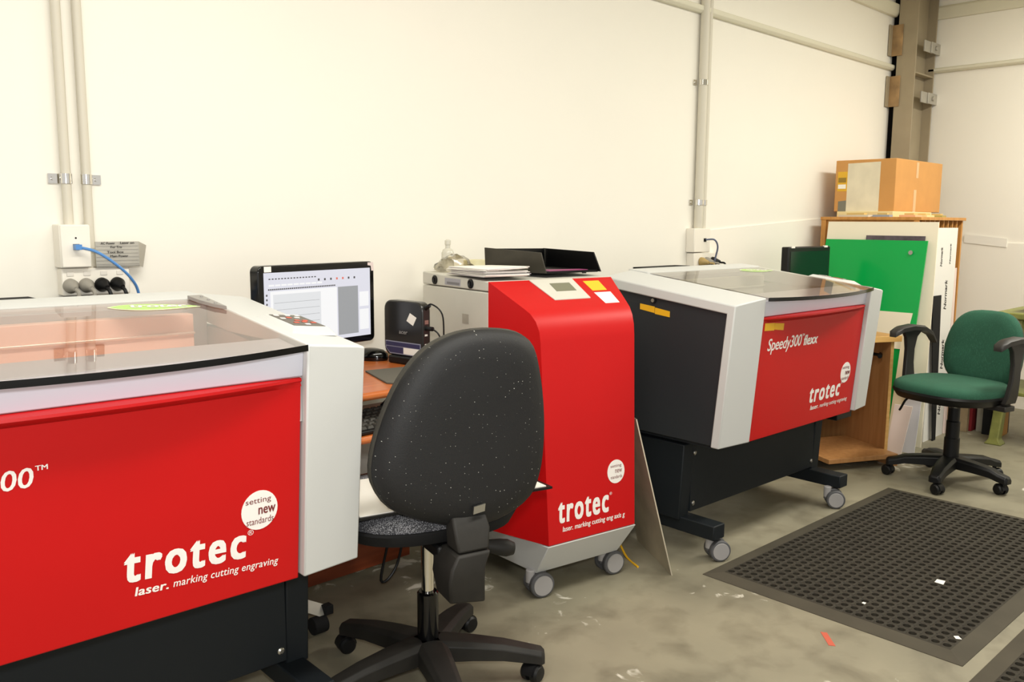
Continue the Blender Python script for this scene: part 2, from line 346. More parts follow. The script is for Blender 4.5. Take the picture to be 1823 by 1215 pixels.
# ------------------------------------------------------------ laser engraver
W = 1.09; AIN = .152
def build_engraver(label, near):
    root = thing('laser_engraver', label, 'machine')
    zt, zr, D = .957, 1.03, .62
    topz = lambda y: zt+(zr-zt)*y/D
    # side covers with folded front faces
    for sgn in (0, 1):
        X = (lambda t: W-t) if sgn else (lambda t: t)
        def prof(x, y1, dz, yb, zb): return [(X(x), yb, zb), (X(x), y1, zt-dz), (X(x), D-.02, zr-dz-.004), (X(x), D, zr-dz-.02), (X(x), D, zr-.06), (X(x), y1+.034, zt-.05), (X(x), yb+.034, zb)]
        b = B().m(COVER); b.loops([prof(AIN, 0, 0, .042, .4425), prof(.02, .0195, .0165, .0655, .438), prof(0, .0235, .021, .068, .438)])
        b.done('side_cover', root, .004)
        b = B().m(DARK); xs = (X(.012), X(.04))
        b.prism([(.095, .44), (.058, .925), (D-.005, .985), (D-.005, .44)], 'x', min(xs), max(xs))
        sp = b.done('side_panel', root, .003)
        if sgn == 0:
            b = B().m(MATTB); b.cyl((.012, .372, .931), (.004, .372, .931), .011); b.m(STEEL).cyl((.004, .372, .931), (.002, .372, .931), .007); b.done('side_lock', sp)
            if not near:
                b = B().m(YELLOW); b.prism([(.435, .894), (.368, .885), (.368, .908), (.435, .915)], 'x', .0105, .012)
                b.prism([(.366, .882), (.300, .875), (.300, .896), (.366, .905)], 'x', .0105, .012); b.done('warning_tape', sp, smooth=0)
    # core body
    b = B().m(DARK); b.box(.04, W-.04, .11, D-.01, .445, .79); b.box(.05, W-.05, D-.01, D+.14, .5, .88); b.box(.06, W-.06, .13, D-.05, .415, .446); b.done('lower_body', root, .004)
    b = B().m(INNER); b.box(AIN, W-AIN, D-.12, D-.11, .79, topz(D-.12)-.012); b.box(AIN-.02, AIN, .06, D-.06, .79, .95); b.box(W-AIN, W-AIN+.02, .06, D-.06, .79, .95)
    b.prism([(.03, .946), (.125, .958), (.128, .90), (.14, .79), (.03, .79)], 'x', AIN, W-AIN); b.done('work_chamber', root, .002)
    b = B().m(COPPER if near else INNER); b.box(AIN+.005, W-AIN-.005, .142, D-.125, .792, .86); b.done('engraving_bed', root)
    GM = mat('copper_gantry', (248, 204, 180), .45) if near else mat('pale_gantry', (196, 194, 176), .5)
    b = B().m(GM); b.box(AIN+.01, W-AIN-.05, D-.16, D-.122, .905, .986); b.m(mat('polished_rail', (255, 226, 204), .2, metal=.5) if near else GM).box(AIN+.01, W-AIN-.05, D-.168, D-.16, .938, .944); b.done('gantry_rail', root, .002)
    # rear rim
    b = B().m(COVER); b.prism([(D-.115, topz(D-.115)-.002), (D-.10, topz(D-.1)+.004), (D-.01, topz(D)+.0), (D, topz(D)-.02), (D, .6), (D-.115, .8)], 'x', AIN, W-AIN); b.done('rear_rim', root, .004)
    # fascia under the lid
    b = B().m(FASCIA); b.prism([(.018, .944), (.024, .888), (.05, .888), (.05, .944)], 'x', AIN, W-AIN); b.done('front_fascia', root, .002)
    # red front door with a bowed grip lip
    g = .042/.5145
    py = lambda z: .016+g*(.957-z)
    b = B().m(RED); b.prism([(py(.885), .885), (py(.437), .437), (py(.437)+.02, .437), (py(.885)+.018, .885)], 'x', AIN+.006, W-AIN-.005)
    fd = b.done('front_door', root, .003)
    n = 24; xs = [AIN+.006+(W-2*AIN-.011)*i/n for i in range(n+1)]
    bow = lambda i: .036*(1-(2*i/n-1)**2)
    b = B().m(RED)
    L = []
    for i, x in enumerate(xs):
        k = bow(i); y0 = py(.883)
        L.append([(x, y0+.014, .887), (x, y0-k, .8845), (x, y0-k-.001, .879), (x, y0-k+.004, .875), (x, y0+.0005, .868-.15*k), (x, y0+.014, .866)])
    b.loops(L); b.done('grip_lip', fd, smooth=50)
    fn = lambda x, z, l: (x, py(z)-l, z)
    fn2 = (lambda x, z, l: fn(x, z+.006-.05*(x-.57), l)) if near else fn
    text('trotec', .570, .812, .5235, .583, fn2, LETTER, 'brand_lettering', fd, bold=.036, shear=.08, gap=1.22)
    text('\u00ae', .815, .828, .571, .583, fn2, LETTER, 'registered_mark', fd)
    text('laser.', .588, .652, .494, .512, fn2, LETTER, 'tagline_lettering', fd, bold=.025, gap=1.05, shear=.15)
    text('marking cutting engraving', .661, .884, .490, .511, fn2, LETTER, 'tagline_lettering', fd, bold=.008, shear=.2, gap=1.05)
    bd = flat('round_badge', ellipse(.841, .6155, .040, .0425), fn, LETTER, fd)
    fb = lambda x, z, l: (x, py(z)-.001-l, z)
    rot = .0
    text('setting', .810, .866, .628, .643, fb, REDTXT, 'badge_lettering', bd)
    text('new', .838, .876, .606, .621, fb, REDTXT, 'badge_lettering', bd, bold=.015)
    text('standards', .812, .872, .586, .600, fb, REDTXT, 'badge_lettering', bd)
    if near:
        text('speedy 300', .19, .426, .742, .789, fn, LETTER, 'model_lettering', fd, bold=.012, shear=.12)
    else:
        text('Speedy300', .222, .455, .748, .806, fn, LETTER, 'model_lettering', fd, bold=.012, shear=.15, gap=.95)
        text('flexx', .472, .575, .760, .800, fn, LETTER, 'model_lettering', fd, bold=.03, shear=.15)
        t_ = B().m(YELLOW); t_.loops([[fn(x, z, l) for x, z in ((.188, .838), (.25, .835), (.25, .862), (.188, .865))] for l in (.0003, .0015)])
        t_.loops([[fn(x, z, l) for x, z in ((.252, .838), (.314, .831), (.314, .856), (.252, .861))] for l in (.0003, .0015)]); t_.done('warning_tape', fd, smooth=0)
    text('TM', .429 if near else .456, .449 if near else .472, .781 if near else .797, .790 if near else .806, fn, LETTER, 'trade_mark_sign', fd, bold=.02)
    # bowed acrylic lid
    b = B().m(LID)
    n = 28; x0, x1 = AIN+.004, W-AIN-.004; y1 = D-.105
    fr = []
    for i in range(n+1):
        t = i/n; x = x0+(x1-x0)*t; fr.append((x, -.008-.045*(1-(2*t-1)**2)))
    zl = lambda y: .958+(zr-.012-.958)*max(y, 0)/y1+min(y, 0)*.10
    # acrylic sheet (single glazed surface with a black edge band)
    v0 = [[b.bm.verts.new((x, y+(y1-y)*k/6, zl(y+(y1-y)*k/6))) for x, y in fr] for k in range(7)]
    for r0, r1 in zip(v0, v0[1:]):
        for i in range(n): b.face((r0[i], r0[i+1], r1[i+1], r1[i]))
    lid = b.done('acrylic_lid', root, smooth=60)
    b = B().m(GLOSSB); b.loops([[(x, y-.001, zl(y)+.001), (x, y-.001, zl(y)-.012), (x, y+.004, zl(y)-.012), (x, y+.004, zl(y)-.0005)] for x, y in fr]); b.done('lid_edge', lid)
    # hinge plates, sticker
    for sgn in ((0,) if near else ()):
        X = (lambda t: W-t)
        pts = [(AIN+.010, .505), (AIN+.045, .505), (AIN+.040, .45), (AIN+.028, .395), (AIN+.010, .360)]
        b = B().m(mat('hinge_grey', (150, 146, 142), .4)); b.loops([[(X(x), y, zl(y)+l) for x, y in pts] for l in (.001, .010)])
        for y in (.40, .44, .48): b.cyl((X(AIN+.02), y, zl(y)+.009), (X(AIN+.02), y, zl(y)+.0125), .004, n=10)
        b.done('lid_hinge', lid, .001)
    fl = lambda x, y, l: (x, y, zl(y)+.0006+l)
    lx, ly, aa = .790, .437, -.22
    leaf = [(lx+t*cos(aa)-s_*sin(aa), ly+t*sin(aa)+s_*cos(aa)) for t, s_ in [(-.10+.2*i/14, .034*sin(pi*min(1, (i/14)**.75))) for i in range(15)]+[(.10-.2*i/14, -.034*sin(pi*((1-i/14)**.75))) for i in range(1, 14)]]
    st = flat('leaf_sticker', leaf, fl, mat('pale_sticker_edge', (228, 240, 200), .5), lid)
    leaf2 = [(lx+(x-lx)*.93, ly+(y-ly)*.86) for x, y in leaf]
    flat('leaf_print', leaf2, lambda x, y, l: fl(x, y, l+.001), mat('lime_print', (178, 214, 120), .5), st)
    def ft(x, y, l): return fl(lx+(x-lx)*cos(aa)-(y-ly)*sin(aa), ly+(x-lx)*sin(aa)+(y-ly)*cos(aa), l+.002)
    text('trotec', lx-.055, lx+.07, ly-.012, ly+.016, ft, LETTER, 'sticker_lettering', st, bold=.03)
    # control panel wedge on the right cover
    b = B().m(COVER); T = lambda x, y, h: (x, y, topz(y)-.004+h-max(0, x-(W-AIN))*.1)
    P0 = [(.962, .108), (1.075, .108), (1.075, .30), (.962, .30)]; P1 = [(.982, .140), (1.070, .140), (1.070, .285), (.982, .285)]
    b.loops([[T(x, y, 0) for x, y in P0], [T(x, y, .013) for x, y in P1]]); cp = b.done('control_panel', root, .003)
    fk = lambda x, y, l: (x, y, topz(y)-.004-max(0, x-(W-AIN))*.1+.013+l)
    kp = flat('keypad', [(.988, .150), (1.066, .150), (1.066, .270), (.988, .270)], fk, mat('keypad_grey', (96, 92, 86), .5), cp)
    KR = mat('keypad_red', (214, 92, 70), .5)
    k_ = B()
    for (x, y, m_) in ((1.0, .258, LETTER), (1.03, .262, LETTER), (1.055, .262, LETTER), (1.0, .225, LETTER), (1.02, .235, KR), (1.042, .238, LETTER), (1.025, .205, KR), (1.045, .205, KR), (1.035, .19, KR), (1.055, .185, KR), (1.01, .18, KR), (1.03, .165, LETTER)):
        k_.m(m_).loops([[fk(x+.006*a, y+.007*c, .0012+l) for a, c in ((-1, -.6), (1, -.6), (1, .6), (-1, .6))] for l in (0, .001)])
    k_.done('key_print', kp, smooth=0)
    # stand
    for sgn in (0, 1):
        X = (lambda t: W-t) if sgn else (lambda t: t)
        lo, hi = sorted((X(.035), X(.095)))
        b = B().m(STAND); b.prism([(.235, .415), (.250, .13), (.55, .13), (.55, .415)], 'x', lo, hi)
        b.done('stand_leg', root, .004)
        b = B().m(STAND); b.box(lo+(.012 if not sgn else -.02), hi+(.020 if not sgn else -.012), .104, .60, .086, .140); ft_ = b.done('stand_foot', root, .004)
        caster(ft_, X(.108), .128, .039, swivel=-.55 if sgn == 0 else -.9, top=.09)
        caster(ft_, X(.085), .55, .039, swivel=.4, top=.09)
    b = B().m(STAND); b.box(.096, W-.096, .244, .262, .150, .415); pn = b.done('stand_panel', root, .002)
    for x in (.112, W-.112):
        for z in (.372, .18):
            B().m(STEEL).lathe([(.009, 0), (.009, .003), (.005, .006)], (x, .244, z), 14, (0, -1, 0)).done('panel_bolt', pn)
    if not near:
        b = B().m(BLACK); b.box(.925, 1.055, .11, .22, .39, .44); b.done('connector_box', root, .003)
    return root

eng = build_engraver('nearest red and light grey laser engraver, cut off at the left edge of the photo', True)
eng.location = (-.0104, 1.5858, 0); eng.rotation_euler = (0, 0, -.0353)
eng2 = build_engraver('farther red laser engraver with yellow tape on its dark side, behind the black mat', False)
eng2.location = (2.5264, 1.5108, 0); eng2.rotation_euler = (0, 0, -.0283)

# ------------------------------------------------------------ fume extractor cabinet
fx = thing('fume_extractor', 'red and light grey filter cabinet on castors behind the black office chair', 'cabinet', (1.906, 1.786, 0), -.155)
w_, tp = .366, .076
CAB = mat('light_grey_cabinet', (206, 203, 192), .5, var=.03, scale=10)
b = B().m(CAB); b.box(-tp, w_+tp, .232, .655, .199, .985); b.done('cabinet_body', fx, .004)
b = B().m(CAB); b.prism([(.232, .988), (.232, 1.02), (.655, 1.032), (.655, .988)], 'x', -tp, w_+tp); lidc = b.done('cabinet_lid', fx, .004)
for y in (.567, .335):
    b = B().m(BLACK); b.lathe([(.016, 0), (.016, .004), (.011, .006), (.009, .003), (.003, .003)], (-tp, y, 1.007), 20, (-1, 0, 0)); b.box(-tp-.006, -tp-.003, y-.002, y+.002, 1.0, 1.014); b.done('lid_latch', lidc)
b = B().m(mat('recess_grey', (165, 163, 170), .5)); b.box(-tp-.0012, -tp+.002, .40, .50, .995, 1.018); b.m(mat('recess_dark', (120, 118, 122), .5)).box(-tp-.002, -tp, .405, .485, .998, 1.006); b.done('grip_recess', lidc)
b = B().m(GALV); b.box(-tp-.002, -tp+.001, .348, .386, .874, .905); b.done('rating_plate', fx)
# hood: tapered plan, bent top
zp = [(.0, .199), (.038, .84), (.043, .875), (.056, .905), (.076, .928), (.10, .943), (.232, 1.019)]
tx = lambda y: tp*min(1, y/.232)
b = B().m(RED)
b.loops([[(-tx(y), y, z), (w_+tx(y), y, z), (w_+tp, .2325, z), (-tp, .2325, z)] for y, z in zp[:-1]]+[[(-tp, .2315, 1.019), (w_+tp, .2315, 1.019), (w_+tp, .2325, 1.019), (-tp, .2325, 1.019)]])
hood = b.done('red_hood', fx, smooth=28)
hz = lambda y: .943+(1.019-.943)*(y-.10)/.132
hy = lambda z: .038*(z-.199)/.641
fh = lambda x, y, l: (x, y, hz(y)+l)
b = B().m(CAB); pts = [(.082, .228), (.262, .228), (.262, .128), (.112, .128)]
b.loops([[fh(x, y, 0) for x, y in pts], [fh(x, y, .004) for x, y in pts]]); dp = b.done('display_panel', hood, .001)
flat('display_screen', [(.148, .205), (.232, .205), (.232, .165), (.148, .165)], lambda x, y, l: fh(x, y, .004+l), mat('display_grey', (122, 122, 102), .3), dp)
flat('warning_sticker', [(.300, .215), (.370, .215), (.366, .165), (.302, .165)], fh, mat('yellow_sticker', (250, 190, 40), .5), hood)
flat('white_sticker', [(.300, .155), (.373, .155), (.366, .10), (.304, .10)], fh, PAPER, hood)
ff = lambda x, z, l: (x, hy(z)-l, z)
text('trotec', .040, .252, .262, .330, ff, LETTER, 'brand_lettering', hood, bold=.036, shear=.08, gap=1.22)
text('\u00ae', .256, .267, .317, .327, ff, LETTER, 'registered_mark', hood)
text('laser. marking cutting eng axis g', .056, .322, .228, .250, ff, LETTER, 'tagline_lettering', hood, bold=.015, shear=.15)
bd = flat('round_badge', ellipse(.286, .392, .0375, .0395), ff, LETTER, hood)
f2 = lambda x, z, l: (x, hy(z)-.001-l, z)
text('setting', .262, .310, .404, .416, f2, REDTXT, 'badge_lettering', bd)
text('new', .282, .312, .387, .399, f2, REDTXT, 'badge_lettering', bd)
text('standards', .262, .312, .369, .380, f2, REDTXT, 'badge_lettering', bd)
b = B().m(COVER)
b.loops([[(-.013+.02, .075, .081), (w_+.013-.02, .075, .081), (w_+.04, .645, .081), (-.04, .645, .081)], [(-.004, -.004, .196), (w_+.004, -.004, .196), (w_+tp, .655, .196), (-tp, .655, .196)]])
b.done('base_skirt', fx, .003)
for (x, y, sw) in ((.03, .09, -.2), (w_-.02, .10, -.1), (.0, .56, .5), (w_, .56, .9)): caster(fx, x, y, .042, sw, .09)

# ------------------------------------------------------------ black office chair
def chair_base(root, hub_z, leg_ang, R, hr, r=.024, mt=DUSTY, legz=.115, fat=1.0):
    for k in range(5):
        a = leg_ang+k*2*pi/5; c, s_ = cos(a), sin(a)
        P = lambda d, t, z: (c*d-s_*t, s_*d+c*t, z)
        b = B().m(mt); L = []
        for d, hw, z0, z1 in ((.0, .030, legz-.045, legz), (.045, .031, legz-.042, legz), (.12, .028, legz-.042, legz-.006), (.20, .024, legz-.046, legz-.016), (R-.02, .021, legz-.056, legz-.030), (R+.015, .020, legz-.062, legz-.038), (R+.024, .014, legz-.062, legz-.046)):
            hw *= fat; z0 = max(z0-(fat-1)*.03, 2*r+.002 if d > R-.06 else .04)
            L.append([P(d, -hw, z0), P(d, hw, z0), P(d, hw, z1-.010), P(d, hw*.62, z1), P(d, -hw*.62, z1), P(d, -hw, z1-.010)])
        b.loops(L); lg = b.done('base_leg', root, .002)
        sw = a+.9+k*1.7; e, g_ = cos(sw), sin(sw)
        cx, cy = c*R, s_*R
        Q = lambda u, t, z: (cx+e*u-g_*t, cy+g_*u+e*t, z)
        q = B().m(BLACK)
        for sg in (-1, 1):
            q.loops([[Q(-.014+rr*cos(2*pi*i/22), sg*t, r+rr*sin(2*pi*i/22)) for i in range(22)] for rr, t in ((r*.3, .004), (r, .006), (r, .020), (r*.8, .026), (r*.2, .027))])
        q.cyl(Q(0, 0, r), Q(0, 0, legz-.05), .009)
        q.loops([[Q(-.014+(r+.003)*cos(t_), sg, r+(r+.003)*sin(t_)) for t_ in [pi*j/10 for j in range(11)]]+[Q(-.014-r*.5, sg, r), Q(-.014+r*.5, sg, r)] for sg in (-.016, .016)])
        q.done('caster', lg)
def cushion(b, out, layers):
    """out(angle)->(x,y) ; layers of (z, scale)"""
    n = 40
    b.loops([[(out(2*pi*i/n)[0]*s_, out(2*pi*i/n)[1]*s_, z) for i in range(n)] for z, s_ in layers]); return b

ch = thing('office_chair', 'black high-backed office chair in the foreground, seen from behind', 'chair', (1.352, 1.70, 0), -radians(15))
sel = lambda a, rx, ry, p: (math.copysign(abs(cos(a))**p, cos(a))*rx, math.copysign(abs(sin(a))**p, sin(a))*ry)
b = B().m(SEATF); cushion(b, lambda a: sel(a, .235, .225, .72), [(.415, .96), (.425, 1), (.448, 1), (.462, .95), (.470, .82), (.474, .5)]); b.done('seat_cushion', ch, loc=(-.015, .03, .05), smooth=60)
b = B().m(MATTB); cushion(b, lambda a: sel(a, .24, .23, .72), [(.395, .75), (.402, .95), (.43, 1.01), (.436, 1.0)]); b.done('seat_pan', ch, loc=(-.015, .03, .05), smooth=50)
outl = [(-.107, .533), (-.19, .573), (-.228, .631), (-.230, .693), (-.207, .778), (-.168, .861), (-.118, .920), (-.065, .950), (-.01, .963), (.052, .963), (.120, .950), (.165, .915), (.188, .84), (.200, .75), (.200, .67), (.190, .605), (.162, .55), (.094, .516), (.004, .505)]
ccx, ccz = -.012, .73
outl = [((x-ccx)*1.03+ccx+.022, (z-ccz)*1.03+ccz-.010) for x, z in outl]; ccx += .022
def smooth_loop(p, k=3):
    q = []
    for i in range(len(p)):
        a, b_, c, d = (Vector(p[(i+j-1) % len(p)]) for j in range(4))
        for m in range(k):
            t = m/k; v = .5*((2*b_)+(c-a)*t+(2*a-5*b_+4*c-d)*t*t+(3*b_-a-3*c+d)*t**3); q.append((v.x, v.y))
    return q
outl = smooth_loop(outl)
def backlayer(y, sc, lean=.0): return [(ccx+(x-ccx)*sc, y+((x-ccx)*sc)**2*.4-(ccz+(z-ccz)*sc-.6)*lean, ccz+(z-ccz)*sc) for x, z in outl]
b = B().m(CHARC); b.loops([backlayer(y, s_, .02) for y, s_ in ((-.246, .30), (-.247, .70), (-.243, .86), (-.232, .955), (-.215, 1.0), (-.205, 1.0))]); sh = b.done('backrest_shell', ch, smooth=50)
b = B().m(mat('dusty_charcoal_fabric', (62, 59, 52), .95, var=.2, scale=30, bump=.3, bscale=300)); b.loops([backlayer(y, s_, .02) for y, s_ in ((-.205, 1.0), (-.198, 1.012), (-.180, 1.0), (-.168, .93), (-.163, .7), (-.163, .3))]); b.done('backrest_cushion', ch, smooth=50)
b = B().m(STEEL); b.loops([[(.022+x, -.2500-.0045*k, .545+z) for x, z in ((-.016, -.012), (.014, -.008), (.016, .010), (-.014, .006))] for k in (0, 1)]); b.done('shell_tag', sh)
# spine bracket
b = B().m(DUSTY)
b.loops([[(-.04, -.235, .53), (.048, -.235, .53), (.048, -.20, .53), (-.04, -.20, .53)], [(-.046, -.265, .50), (.046, -.265, .50), (.046, -.215, .50), (-.048, -.215, .50)], [(-.043, -.278, .452), (.037, -.278, .452), (.037, -.21, .452), (-.043, -.21, .452)]])
b.loops([[(-.046, -.282, .450), (.04, -.282, .450), (.04, -.19, .450), (-.046, -.19, .450)], [(-.064, -.285, .42), (.024, -.288, .42), (.026, -.18, .42), (-.064, -.18, .42)], [(-.070, -.285, .39), (.022, -.288, .39), (.024, -.18, .39), (-.068, -.18, .39)], [(-.064, -.275, .335), (.026, -.28, .325), (.026, -.19, .325), (-.06, -.19, .335)]])
b.m(BLACK).box(-.06, .03, -.20, .06, .415, .446)
b.done('spine_bracket', ch, .006)
b = B().m(BLACK)
b.m(DUSTY).lathe([(.010, 0), (.013, .03), (.016, .05), (.021, .08), (.022, .10), (.016, .118), (.004, .122)], (.05, -.14, .415), 16, (1, -.25, -.2)); b.done('tilt_knob', ch, smooth=60)
b = B().m(DUSTY); b.lathe([(.008, 0), (.009, .03), (.016, .05), (.018, .075), (.010, .09), (.003, .093)], (.07, -.05, .425), 16, (1, -.1, -.05)); b.done('height_lever', ch, smooth=60)
b = B().m(CHROME); b.cyl((0, 0, .24), (0, 0, .44), .0165); b.done('gas_piston', ch)
b = B().m(GLOSSB); b.lathe([(.028, .085), (.028, .245), (.024, .250)], (0, 0, 0)); b.done('column_sleeve', ch)
chair_base(ch, .1, radians(-27), .285, .03, legz=.122, fat=1.35)

# white panel lying on the seat
t = thing('poster_board', 'white poster board with black rim lying on the black office chair', 'board', (1.352, 1.70, .5262), -radians(15))
b = B().m(PAPER); b.loops([[(x, y, z) for x, y in ((-.232, -.147), (.270, -.147), (.252, .128), (-.278, .128))] for z in (.006, .0085)]); b.done('paper_sheet', t, smooth=0)
B().m(BLACK).prism([(-.236, -.154), (.285, -.154), (.262, .136), (-.286, .136)], 'z', 0, .006).done('black_backing', t, smooth=0)

# ------------------------------------------------------------ computer desk with its things
dk = thing('computer_desk', 'cherry wood computer desk between the near engraver and the red cabinet', 'desk', (1.47, 2.2, 0))
b = B().m(CHERRY); b.prism([(-.285, .728), (-.292, .735), (-.292, .743), (-.285, .75), (.30, .75), (.30, .725), (-.27, .725)], 'x', -.335, .34); b.done('desktop', dk, .003)
b = B().m(CHERRY); b.prism([(-.335, .625), (-.342, .634), (-.335, .645), (.0, .645), (.0, .625)], 'x', -.31, .33); b.done('keyboard_tray', dk, .003)
b = B().m(CHERRYD); b.box(-.30, .335, .17, .19, .03, .36); b.done('modesty_panel', dk, .002)
for sx in (-.27, .32):
    b = B().m(MATTB); b.box(sx-.035, sx+.012, -.06, .0, .12, .725); lg = b.done('desk_leg', dk, .003)
    b = B().m(GALV); b.loops([[(sx-.02, -.03, .13), (sx+.012, -.03, .13), (sx+.012, -.045, .11), (sx-.02, -.045, .11)], [(sx+.085, -.06, .075), (sx+.115, -.06, .075), (sx+.115, -.075, .050), (sx+.085, -.075, .050)]])
    b.m(MATTB).box(sx+.10, sx+.128, -.082, -.055, .05, .078)
    b.cyl((sx+.06, -.07, .026), (sx+.105, -.07, .026), .026); b.done('leg_caster', lg, .002)

mo = thing('computer_monitor', 'black framed monitor with lit white screen on the cherry desk', 'monitor', (1.405, 2.29, .75), .165)
SCR = bpy.data.materials.new('lit_screen'); SCR.use_nodes = True
pb = SCR.node_tree.nodes['Principled BSDF']; pb.inputs['Base Color'].default_value = (.02, .02, .02, 1); pb.inputs['Emission Color'].default_value = srgb(226, 226, 236); pb.inputs['Emission Strength'].default_value = .95; pb.inputs['Roughness'].default_value = .3
def lit(name, rgb):
    m = bpy.data.materials.new(name); m.use_nodes = True; p = m.node_tree.nodes['Principled BSDF']; p.inputs['Base Color'].default_value = (.02, .02, .02, 1)
    p.inputs['Emission Color'].default_value = srgb(*rgb); p.inputs['Emission Strength'].default_value = .95; return m
W2, H2 = .226, .256   # half width, height
b = B().m(GLOSSB)
rr = .018; pts = []
for cx_, cz_, a0 in ((W2-rr, .075+rr, -90), (W2-rr, .075+H2-rr, 0), (-W2+rr, .075+H2-rr, 90), (-W2+rr, .075+rr, 180)):
    for k in range(6): pts.append((cx_+rr*cos(radians(a0+18*k)), cz_+rr*sin(radians(a0+18*k))))
b.prism(pts, 'y', -.012, .025); fr = b.done('monitor_frame', mo, .003)
fs = lambda x, z, l: (x, -.0123-l, z)
zt_ = .075+H2
sc = flat('screen', [(-.207, .096), (.207, .096), (.207, zt_-.020), (-.207, zt_-.020)], fs, SCR, mo)
fs2 = lambda x, z, l: (x, -.0133-l, z)
b = B()
def rect(m_, x0, x1, z0, z1, k=1):
    x0, x1, z0, z1 = x0*.93, x1*.93, .096+(z0-.098)*.925, .096+(z1-.098)*.925
    b.m(m_).loops([[fs2(x0, z0, .0003), fs2(x1, z0, .0003), fs2(x1, z1, .0003), fs2(x0, z1, .0003)], [fs2(x0, z0, .0006*k), fs2(x1, z0, .0006*k), fs2(x1, z1, .0006*k), fs2(x0, z1, .0006*k)]])
LW, LG, LD, LR = lit('screen_white', (250, 250, 250)), lit('screen_grey', (158, 160, 162)), lit('screen_dark', (70, 70, 72)), lit('screen_red', (230, 110, 90))
rect(LW, -.20, .07, .11, .272); rect(LG, .075, .165, .11, .272)
rect(lit('screen_pale', (228, 230, 232)), -.19, .0, .12, .262, 1.6)
for i in range(5): rect(LG, -.186, -.006, .235-i*.022, .236-i*.022, 2.2)
for i in range(36): rect(LD, -.208+i*.0076, -.208+i*.0076+.0055, .276, .2805)
for i in range(7): rect(LD if i not in (3, 4) else LR, -.01+i*.026, -.003+i*.026, .297, .304)
for i in range(16): rect(LD, -.205+i*.012, -.205+i*.012+.007, .309, .3125)
for i in range(9): rect(LW, -.205+i*.024, -.205+i*.024+.02, .288, .2935)
rect(LW, .172, .214, .2, .25); rect(LW, .172, .214, .12, .19)
for i in range(8): rect(LD, -.2165, -.211, .16+i*.014, .166+i*.014)
b.done('screen_window', sc, smooth=0)
flat('note_sticker', [(-.205, zt_-.018), (-.180, zt_-.018), (-.180, zt_-.002), (-.205, zt_-.002)], fs, PAPER, mo)
flat('tape_piece', [(.198, zt_-.003), (.222, zt_-.003), (.225, zt_-.03), (.214, zt_-.03), (.212, zt_-.014), (.198, zt_-.012)], fs, mat('pinkish_tape', (224, 208, 204), .3), mo)
b = B().m(BLACK); b.prism([(-.03, .012), (.03, .012), (.022, .08), (-.022, .08)], 'y', .0, .04); b.loops([[(x, y, z) for x, y in ellipse(0, .03, .11, .08, 24)] for z in (0, .012)]); b.done('monitor_stand', mo, .003)

pc = thing('mini_computer', 'small black mini computer standing upright beside the lit monitor', 'computer', (1.70, 2.235, .75), -radians(84))
rr = .03; pts = []
for cx_, cz_, a0 in ((.09-rr, .025+rr, -90), (.09-rr, .205-rr, 0), (-.09+rr, .205-rr, 90), (-.09+rr, .025+rr, 180)):
    for k in range(6): pts.append((cx_+rr*cos(radians(a0+18*k)), cz_+rr*sin(radians(a0+18*k))))
b = B().m(mat('satin_black', (40, 39, 38), .25)); b.prism(pts, 'y', -.018, .018); cs = b.done('computer_case', pc, .005)
fc = lambda x, z, l: (x, -.0182-l, z)
flat('case_sticker', [(.018, .142), (.048, .128), (.064, .155), (.034, .168)], fc, PAPER, cs)
text('acer', -.018, .022, .098, .107, fc, mat('silver_print', (190, 188, 182), .3, metal=.6), 'logo_lettering', cs, bold=.02, shear=.15)
lb = flat('rating_label', [(-.082, .072), (.082, .072), (.082, .030), (-.062, .030), (-.082, .048)], fc, mat('silver_label', (150, 150, 168), .35), cs)
fc2 = lambda x, z, l: (x, -.0194-l, z)
flat('label_print', [(-.079, .069), (.079, .069), (.079, .056), (-.079, .056)], fc2, mat('navy_print', (52, 52, 88), .4), lb)
flat('label_print', [(-.077, .053), (.002, .053), (.002, .034), (-.060, .034), (-.077, .047)], fc2, MATS['navy_print'], lb)
flat('label_print', [(.004, .054), (.079, .054), (.079, .033), (.004, .033)], fc2, PAPER, lb)
b = B().m(BLACK); b.box(-.06, .065, -.03, .03, .0, .026); b.done('computer_stand', pc, .006)
b = B().m(WHITE)
for z, s_ in ((.10, .006), (.07, .004), (.06, .004)): b.box(.0895, .0905, -.008, .004, z-s_/2, z+s_/2)
b.m(STEEL).box(.0895, .0908, -.008, .008, .135, .148); b.done('case_ports', cs)
b = B().m(BLACK); b.tube([(.088, .0, .19), (.115, .0, .2), (.15, .01, .17), (.152, .015, .09), (.14, .03, .012)], .0028, 6); b.cyl((.078, 0, .182), (.105, 0, .196), .009, .006, 10); b.cyl((.088, 0, .122), (.118, 0, .122), .008, .007, 10); b.tube([(.118, 0, .122), (.14, .005, .105), (.15, .015, .06), (.145, .03, .012)], .0028, 6)
b.done('plug_cable', pc)

def mouse(name, label, loc, rot, s_=1.0):
    b = B().m(GLOSSB); n = 20
    b.loops([[(.03*s_*q*cos(2*pi*i/n), .052*s_*q*sin(2*pi*i/n), z*s_) for i in range(n)] for z, q in ((0, .94), (.008, 1), (.020, .93), (.030, .7), (.034, .35))])
    return tag(b.done(name, None, loc=loc, rot=(0, 0, rot), smooth=60), label, 'mouse')
mouse('computer_mouse', 'black mouse on the desk just below the monitor corner', (1.655, 2.372, .75), .6, 1.15)
mouse('computer_mouse', 'black mouse on the grey pad, half hidden by the chair back', (1.655, 2.055, .7555), 1.1)
t = B().m(mat('grey_pad', (92, 88, 78), .9)); t.loops([[(x, y, z) for x, y in ((1.503, 2.188), (1.435, 1.985), (1.45, 1.955), (1.475, 1.945), (1.70, 1.955), (1.73, 2.15))] for z in (.7502, .755)])
tag(t.done('mouse_pad', None, .001), 'grey mouse pad on the front edge of the cherry desk', 'mouse pad')
